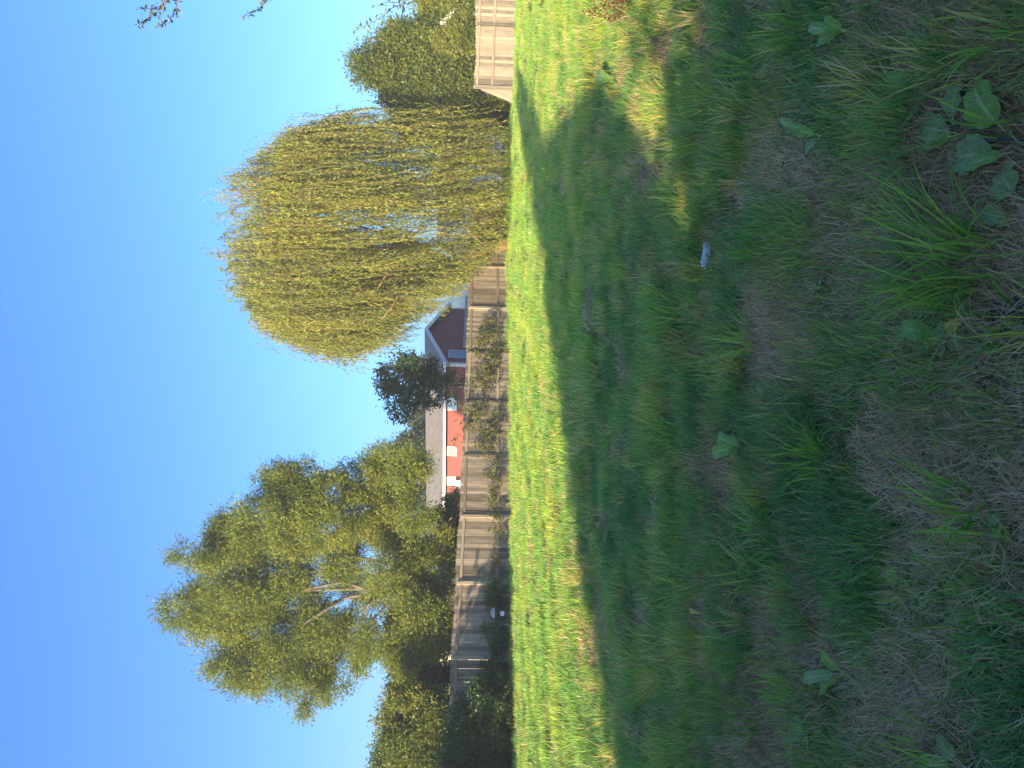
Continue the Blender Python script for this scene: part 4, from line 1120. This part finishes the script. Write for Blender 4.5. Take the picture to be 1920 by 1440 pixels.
# mown hay clumps
def hay_clump(x, y, a, b_, h, ang, label, n=420, seed=0):
    g = ground(x, y); rg = np.random.default_rng(seed + 800)
    th_ = rg.uniform(0, 6.28, n); rr = np.sqrt(rg.random(n))
    c = np.stack([a * rr * np.cos(th_), b_ * rr * np.sin(th_), h * (1 - rr ** 2) * rg.random(n) + 0.012], 1)
    d = unit(np.stack([rg.normal(size=n), rg.normal(size=n), rg.normal(0, 0.25, n)], 1)) * rg.uniform(0.04, 0.09, (n, 1))
    w = unit(np.cross(d, rg.normal(size=(n, 3)))) * 0.0022
    V_ = np.stack([c - d, c - d * 0.0 + w + rg.normal(size=(n, 3)) * 0.006, c + d, c - w], 1).reshape(-1, 3)
    ca, sa = math.cos(ang), math.sin(ang)
    V_ = np.stack([V_[:, 0] * ca - V_[:, 1] * sa, V_[:, 0] * sa + V_[:, 1] * ca, np.maximum(V_[:, 2], 0.0)], 1)
    o = put('hay_clump', fast_mesh('hay_clump', V_, np.arange(len(V_)).reshape(-1, 4), M['hay'], False, {'rnd': np.repeat(rg.random(n), 4)}))
    o.location = Vector([float(t) for t in g]); tag(o, label, 'hay', 'clumps of mown hay')
hay_clump(1112, 590, 0.42, 0.20, 0.11, 0.3, 'grey brown heap of mown hay just inside the shadow, below the red house', 900, 1)
hay_clump(1240, 950, 0.30, 0.16, 0.05, -0.3, 'flat greyish patch of mown hay left of the combed tuft', 500, 2)
hay_clump(1285, 1130, 0.2, 0.12, 0.04, 0.5, 'small pale hay clump above the lone yellow leaf', 260, 3)

# ------------------------------------------------------------------ broad-leaved weeds
def leaf_obj(root, base, azim, L, W, mat, lift=0.35, bend=0.7, fold=0.35, roll=0.0, seed=0, stem=0.3, wavy=0.20):
    """one leaf with petiole, midrib fold and wavy margin; local to the plant root"""
    rg = np.random.default_rng(seed); nu, nl = 7, 18
    d = np.array([math.cos(azim), math.sin(azim), 0]); sd_ = np.array([-d[1], d[0], 0])
    V_, U_, W_ = [], [], []
    p = np.array(base, float); ang = lift; st = L / nl
    for _ in range(3):
        p = p + (d * math.cos(ang) + np.array([0, 0, math.sin(ang)])) * L * stem / 3
    ph_ = rg.uniform(0, 6)
    for i in range(nl + 1):
        t = i / nl
        wv = W * 0.5 * (math.sin(math.pi * min(t * 0.95 + 0.03, 1) ** 0.78) ** 0.7) * 1.08 * (1 + wavy * 0.45 * math.sin(t * 17 + ph_) + wavy * 0.3 * math.sin(t * 41 + ph_))
        up = np.array([0, 0, 1.0]) * math.cos(ang) - d * math.sin(ang)
        for j in range(nu):
            u = (j / (nu - 1)) * 2 - 1
            s2 = sd_ * math.cos(roll) + up * math.sin(roll)
            n2 = up * math.cos(roll) - sd_ * math.sin(roll)
            q = p + s2 * wv * u * math.cos(fold) + n2 * (abs(u) * wv * math.sin(fold) + wavy * 0.28 * W * abs(u) * math.sin(t * 17 + u * 2 + ph_))
            V_.append(q); U_.append(u); W_.append(t)
        p = p + (d * math.cos(ang) + np.array([0, 0, math.sin(ang)])) * st
        ang -= bend * st / L * (0.6 + t)
    F_ = []
    for i in range(nl):
        for j in range(nu - 1):
            a = i * nu + j; F_.append((a, a + 1, a + nu + 1, a + nu))
    V_ = np.array(V_)
    o = put('leaf', fast_mesh('leaf', V_, F_, mat, True, {'u': U_, 'v': W_}), root, world=False)
    b0 = np.array(base, float); e0 = b0 + (d * math.cos(lift) + np.array([0, 0, math.sin(lift)])) * L * stem
    mb = MB(); mb.tube([b0, (b0 + e0) / 2, e0 + (e0 - b0) * 0.1], [0.0035, 0.003, 0.0022], 5)
    me = bpy.data.meshes.new('stalk'); me.from_pydata(mb.v, [], mb.f); me.materials.append(mat)
    so = bpy.data.objects.new('stalk', me); COL.objects.link(so); so.parent = o
    return o

def px_az(x0, y0, x1, y1):
    a, b_ = ground(x0, y0), ground(x1, y1)
    v = b_ - a
    return math.atan2(v[1], v[0]), float(np.linalg.norm(v[:2]))

def weed(name, label, root_px, leaves, cat='weed', seed=0, zoff=0.035):
    """leaves: (tip column, tip row, width m, material, lift, roll)"""
    g = ground(*root_px)
    root = thing(name, label, cat, g + [0, 0, zoff], 'broad-leaved weeds in the near lawn')
    for i, (x, y, w, mt, lift, roll, *bp) in enumerate(leaves):
        bpx = tuple(bp) if bp else root_px
        az_, ln = px_az(*bpx, x, y)
        off = ground(*bpx) - g
        # a lifted tip is seen farther off than its ground point: shorten to keep the seen tip in place
        k = 1.0 / (1.0 + 1.1 * math.sin(max(lift, 0)))
        leaf_obj(root, off, az_, max(ln * k * (1.05 if bp else 0.85), 0.04), w * (1.3 if bp else 1.0), M[mt], lift, 0.65 + 0.5 * lift, 0.20, roll * 0.6, seed * 31 + i, 0.22)
    return root
weed('dock_plant', 'large dock with broad veined leaves at the lower right corner of the lawn', (1868, 262),
     [(1848, 152, 0.080, 'dock', 0.22, 0.15, 1908, 248), (1826, 142, 0.055, 'dock_blue', 0.25, 0.2, 1808, 236), (1742, 236, 0.062, 'dock_blue', 0.2, 0.1, 1822, 252), (1738, 280, 0.036, 'dock', 0.2, -0.2, 1822, 252),
      (1808, 296, 0.080, 'dock_blue', 0.2, 0.1, 1908, 288), (1822, 322, 0.038, 'dock', 0.28, 0.5, 1925, 285), (1900, 316, 0.07, 'dock_blue', 0.2, 0.1, 1935, 372), (1694, 294, 0.028, 'dock_blue', 0.2, 0.2, 1745, 274)], 'dock', 1)
weed('dock_plant', 'single long dock leaf lying beside the curled brown leaf', (1745, 142), [(1650, 150, 0.040, 'dock', 0.2, 0.3), (1712, 175, 0.025, 'dock_blue', 0.1, 0.6)], 'dock', 2)
weed('dock_plant', 'grey green leaf pair at the edge of the right bare patch', (1555, 255), [(1518, 308, 0.05, 'dock_blue', 0.3, 0.1), (1500, 232, 0.045, 'dock', 0.5, 0.2), (1470, 205, 0.03, 'dock', 0.4, 0.2)], 'dock', 3)
weed('dock_plant', 'two bright dock leaves in the lush tuft near the right edge', (1605, 58), [(1535, 92, 0.06, 'dock', 0.35, 0.2), (1560, 25, 0.05, 'dock', 0.5, 0.2), (1520, 50, 0.045, 'dock', 0.4, 0.1)], 'dock', 4)
weed('leafy_weed', 'cluster of broad lobed leaves left of the largest grass tuft', (1795, 630), [(1690, 605, 0.06, 'dock', 0.35, 0.2), (1730, 650, 0.055, 'dock', 0.4, -0.2), (1780, 595, 0.05, 'dock_blue', 0.4, 0.3), (1835, 655, 0.05, 'dock_blue', 0.15, 0.1), (1780, 690, 0.045, 'dock_blue', 0.1, 0.2), (1840, 590, 0.04, 'dock_yellow', 0.3, 0.2)], 'weed', 5)
weed('dock_plant', 'single mottled leaf at the bottom edge above the largest tuft', (1925, 412), [(1848, 395, 0.055, 'dock_blue', 0.2, 0.2), (1880, 425, 0.03, 'dock', 0.4, 0.2)], 'dock', 6)
weed('leafy_weed', 'dandelion-like rosette of six grey green leaves left of centre', (1708, 1083), [(1672, 1065, 0.05, 'dock', 0.5, 0.2), (1725, 1068, 0.045, 'dock_blue', 0.3, 0.2), (1690, 1115, 0.04, 'dock_blue', 0.3, 0.2), (1715, 1135, 0.045, 'dock_blue', 0.15, 0.3), (1730, 1100, 0.04, 'dock', 0.3, 0.2), (1690, 1095, 0.04, 'dock_blue', 0.6, 0.2)], 'weed', 7)
weed('leafy_weed', 'weed with one tall pointed leaf standing up in the left near lawn', (1600, 1262), [(1552, 1185, 0.045, 'dock', 0.6, 0.2), (1512, 1282, 0.05, 'dock_blue', 0.4, 0.2), (1540, 1320, 0.04, 'dock', 0.2, 0.2)], 'weed', 8)
weed('leafy_weed', 'small weed with four grey green leaves at the left edge', (1532, 1365), [(1495, 1335, 0.045, 'dock_blue', 0.3, 0.3), (1486, 1412, 0.05, 'dock_blue', 0.2, 0.2), (1500, 1362, 0.035, 'dock', 0.5, 0.2), (1535, 1430, 0.035, 'dock_blue', 0.2, 0.2)], 'weed', 9)
weed('dock_plant', 'long pale leaf pointing up near the bottom left', (1825, 1432), [(1772, 1365, 0.05, 'dock_blue', 0.3, 0.5), (1720, 1440, 0.06, 'dock', 0.2, 0.1)], 'dock', 10)
weed('round_leaf_weed', 'weed with three rounded leaves beside the arching grass tuft', (1902, 985), [(1888, 962, 0.045, 'dock_blue', 0.4, 0.2), (1892, 1022, 0.055, 'dock', 0.2, 0.2), (1922, 1020, 0.04, 'dock', 0.2, 0.2)], 'weed', 11)
weed('dock_plant', 'dark dock clump mid lawn with pale leaf undersides', (1402, 838), [(1352, 805, 0.075, 'dock', 0.4, 0.3), (1340, 860, 0.07, 'dock', 0.4, -0.3), (1375, 880, 0.06, 'dock', 0.3, 0.4), (1410, 870, 0.05, 'dock_blue', 0.6, 1.2), (1385, 800, 0.05, 'dock', 0.5, 0.2)], 'dock', 12)
weed('leafy_weed', 'tiny broad leaves between mid lawn tufts', (1446, 735), [(1428, 728, 0.04, 'dock', 0.3, 0.2), (1437, 752, 0.035, 'dock', 0.3, 0.2)], 'weed', 13)
weed('leafy_weed', 'pale sprout with four pointed leaves left of the largest tuft tips', (1552, 540), [(1535, 522, 0.022, 'dock_blue', 0.5, 0.2), (1530, 548, 0.02, 'dock_blue', 0.4, 0.2), (1535, 562, 0.018, 'dock', 0.4, 0.2), (1560, 526, 0.02, 'dock_blue', 0.5, 0.2)], 'weed', 14)
weed('leafy_weed', 'lone yellowing leaf lying on shaded mid lawn grass in the left half', (1332, 1150), [(1306, 1140, 0.028, 'dock_yellow', 0.25, 0.2)], 'leaf', 15, 0.06)
weed('fallen_leaf', 'curled reddish brown dead leaf on the straw near the right', (1742, 100), [(1722, 128, 0.035, 'dock_brown', 0.7, 0.8)], 'leaf', 16, 0.03)
weed('leafy_weed', 'bright toothed sprout among the right tufts', (1160, 145), [(1138, 140, 0.10, 'dock', 0.4, 0.2), (1140, 160, 0.09, 'dock', 0.4, 0.2), (1165, 165, 0.08, 'dock', 0.3, 0.2)], 'weed', 17)

# russet dock seed stalks at the right edge
g = ground(1190, 18)
rw = thing('russet_dock', 'reddish brown dried dock stalks at the right edge of the lawn', 'weed', g)
rg = np.random.default_rng(4); stems = MB()
pts_all, rv = [], []
for i in range(9):
    a = np.array([rg.normal(0, 0.12), rg.normal(0, 0.1), 0]); e = a + np.array([rg.normal(-0.1, 0.2), rg.normal(0, 0.12), rg.uniform(0.25, 0.55)])
    P_ = np.array(wander(a, e, 5, 0.05, i)); stems.tube(P_ + g, np.linspace(0.005, 0.002, 5), 4)
    for t in np.linspace(0.3, 1, 26):
        c = a + (e - a) * t
        for _ in range(3):
            d = unit(rg.normal(size=3)); s2 = unit(np.cross(d, rg.normal(size=3)))
            q = c + rg.normal(size=3) * 0.018
            pts_all.append([q, q + d * 0.012 + s2 * 0.008, q + d * 0.024, q + d * 0.012 - s2 * 0.008]); rv += [rg.random()] * 4
stems.build('stem', M['stick'], rw)
Vr = np.array(pts_all).reshape(-1, 3) + g
tag(put('seeds', fast_mesh('seeds', Vr, np.arange(len(Vr)).reshape(-1, 4), M['russet'], False, {'rnd': np.array(rv)}), rw), kind='stuff')

# ------------------------------------------------------------------ litter and small items
def crumpled_cup():
    g = ground(1345, 475)
    g = g + [0, 0, 0.03]
    root = thing('plastic_cup', 'crushed clear plastic cup lying in the grass mid lawn', 'litter', g)
    az_, _ = px_az(1330, 490, 1345, 440)
    d = np.array([math.cos(az_), math.sin(az_), 0.16]); d /= np.linalg.norm(d); s_ = np.array([-d[1], d[0], 0]); s_ /= np.linalg.norm(s_); u_ = np.cross(d, s_)
    rg = np.random.default_rng(3); b = MB(); n, k = 22, 12; rings = []
    for i in range(k + 1):
        t = i / k; r0 = 0.038 - 0.012 * t
        ring = []
        for q in range(n):
            a = 2 * math.pi * q / n
            cr = 1 + 0.24 * math.sin(3 * a + 7 * t) * math.sin(6 * t + 1) + 0.15 * math.sin(7 * a - 14 * t) + 0.08 * math.sin(13 * a + 20 * t)
            ring.append(g + d * (0.135 * t - 0.07) + s_ * math.cos(a) * r0 * cr * 1.15 + u_ * (math.sin(a) * r0 * cr * 0.62 + 0.04))
        rings.append(ring)
    for i in range(k):
        for q in range(n): b.poly([rings[i][q], rings[i][(q + 1) % n], rings[i + 1][(q + 1) % n], rings[i + 1][q]])
    b.poly(rings[-1])
    o = b.build('body', M['film'], root)
    md = o.modifiers.new('thick', 'SOLIDIFY'); md.thickness = 0.0015
    b = MB()
    pr = [[p + unit(p - (g + [0, 0, 0.055])) * e for p in rings[0]] for e in (0.0, 0.006)]
    for q in range(n):
        b.poly([pr[0][q], pr[0][(q + 1) % n], pr[1][(q + 1) % n], pr[1][q]])
    o = b.build('rim', M['white'], root); md = o.modifiers.new('thick', 'SOLIDIFY'); md.thickness = 0.003
crumpled_cup()

# grey domed garden lamp by the fence
q = fence_pt(1163, 0.75)
gl = thing('garden_lamp', 'grey domed garden lamp half hidden in weeds by the shaded fence', 'garden lamp', (*q, 0))
b = MB(); n = 16; rings = []
c = np.array([q[0], q[1], 0.58])
for j in range(6):
    a = j / 5 * math.pi / 2
    rings.append([c + np.array([0.165 * math.cos(a) * math.cos(2 * math.pi * i / n), 0.165 * math.cos(a) * math.sin(2 * math.pi * i / n), 0.14 * math.sin(a)]) for i in range(n)])
for j in range(5):
    for i in range(n): b.poly([rings[j][i], rings[j][(i + 1) % n], rings[j + 1][(i + 1) % n], rings[j + 1][i]])
b.poly(rings[0][::-1]); b.build('cap', M['metal'], gl, True)
MB().tube([(q[0], q[1], 0), (q[0], q[1], 0.575)], [0.04, 0.04], 10).build('post', M['bark'], gl)
MB().box((q[0] - 0.075, q[1] - 0.075, 0.28), (0.15, 0, 0), (0, 0.02, 0), (0, 0, 0.12)).build('plate', M['white'], gl)
# stakes
for (y, x0, x1, r, lean, lb) in ((1198, 942, 957, 0.028, 0.05, 'short thick tan stake in the weeds left of the garden lamp'), (1260, 925, 956, 0.012, 0.01, 'thin pale stake standing in front of the shaded fence')):
    q = fence_pt(y, 1.3); A = np.array([*q, 0.0]); tz = at(x0, y, q[1])[2]
    o = MB().tube([A - [0, 0, 0.1], A + [lean, 0, tz * 0.5], A + [lean * 2, 0, tz]], [r, r * 0.9, r * 0.8], 6).build('stake', M['stick'], None)
    tag(o, lb, 'stake', 'stakes in front of the left fence')
# stick and dark plastic at the bottom of the picture
A = ground(1925, 263) + [0, 0, 0.05]; B = ground(1888, 264) + [0, 0, 0.06]
tag(MB().tube([A + (A - B) * 0.6, (A + B) / 2, B], [0.005, 0.005, 0.0045], 8).build('black_rod', M['blackplastic'], None), 'short black plastic rod end among the big dock leaves', 'rod')
A = ground(1700, 275) + [0, 0, 0.07]
P_ = [ground(1790, 275) + [0, 0, 0.05], ground(1825, 305) + [0, 0, 0.045], ground(1860, 335) + [0, 0, 0.03]]
tag(MB().tube(P_, [0.0022, 0.002, 0.0016], 5).build('dry_twig', M['bark'], None), 'thin dark twig lying across the grey dock leaf', 'twig')
g = ground(1890, 650)
b = MB(); rg = np.random.default_rng(8); n = 9
G = [[g + np.array([(i / n - .5) * 0.26 + rg.normal(0, .006), (j / n - .5) * 0.20 + rg.normal(0, .006), 0.018 + 0.010 * math.sin(i * 1.3) * math.cos(j * 1.7)]) for i in range(n + 1)] for j in range(n + 1)]
for j in range(n):
    for i in range(n):
        if (i in (0, n - 1) and j in (0, n - 1)): continue
        b.poly([G[j][i], G[j][i + 1], G[j + 1][i + 1], G[j + 1][i]])
o = b.build('plastic_sheet', M['blackplastic'], None, True); md = o.modifiers.new('thick', 'SOLIDIFY'); md.thickness = 0.003
tag(o, 'scrap of black plastic sheet showing through thin grass at the bottom edge', 'plastic sheet')
P_ = [ground(1512, 1170) + [0, 0, 0.05], ground(1530, 1145) + [0, 0, 0.06], ground(1545, 1128) + [0, 0, 0.055], ground(1560, 1117) + [0, 0, 0.05]]
tag(MB().tube(P_, [0.003, 0.0028, 0.0024, 0.002], 5).build('dry_twig', M['stick'], None), 'pale crooked twig lying on the shaded grass at the left', 'twig')

# ------------------------------------------------------------------ thin scattering volume added to veil the distance like lens glare
hz = MB().box((-70, -45, -1.0), (140, 0, 0), (0, 150, 0), (0, 0, 16.5)).build('glare_volume', None, None) if GLARE_DENSITY > 0 else None
if hz:
    hz.data.materials.clear()
    mt = bpy.data.materials.new('glare_volume'); mt.use_nodes = True; nt = mt.node_tree
    for n in list(nt.nodes): nt.nodes.remove(n)
    out = nt.nodes.new("ShaderNodeOutputMaterial"); pv = nt.nodes.new("ShaderNodeVolumePrincipled")
    pv.inputs["Color"].default_value = (0.92, 0.95, 1.0, 1); pv.inputs["Density"].default_value = GLARE_DENSITY; pv.inputs["Anisotropy"].default_value = 0.0
    nt.links.new(pv.outputs[0], out.inputs["Volume"]); hz.data.materials.append(mt)
    tag(hz, kind='stuff')
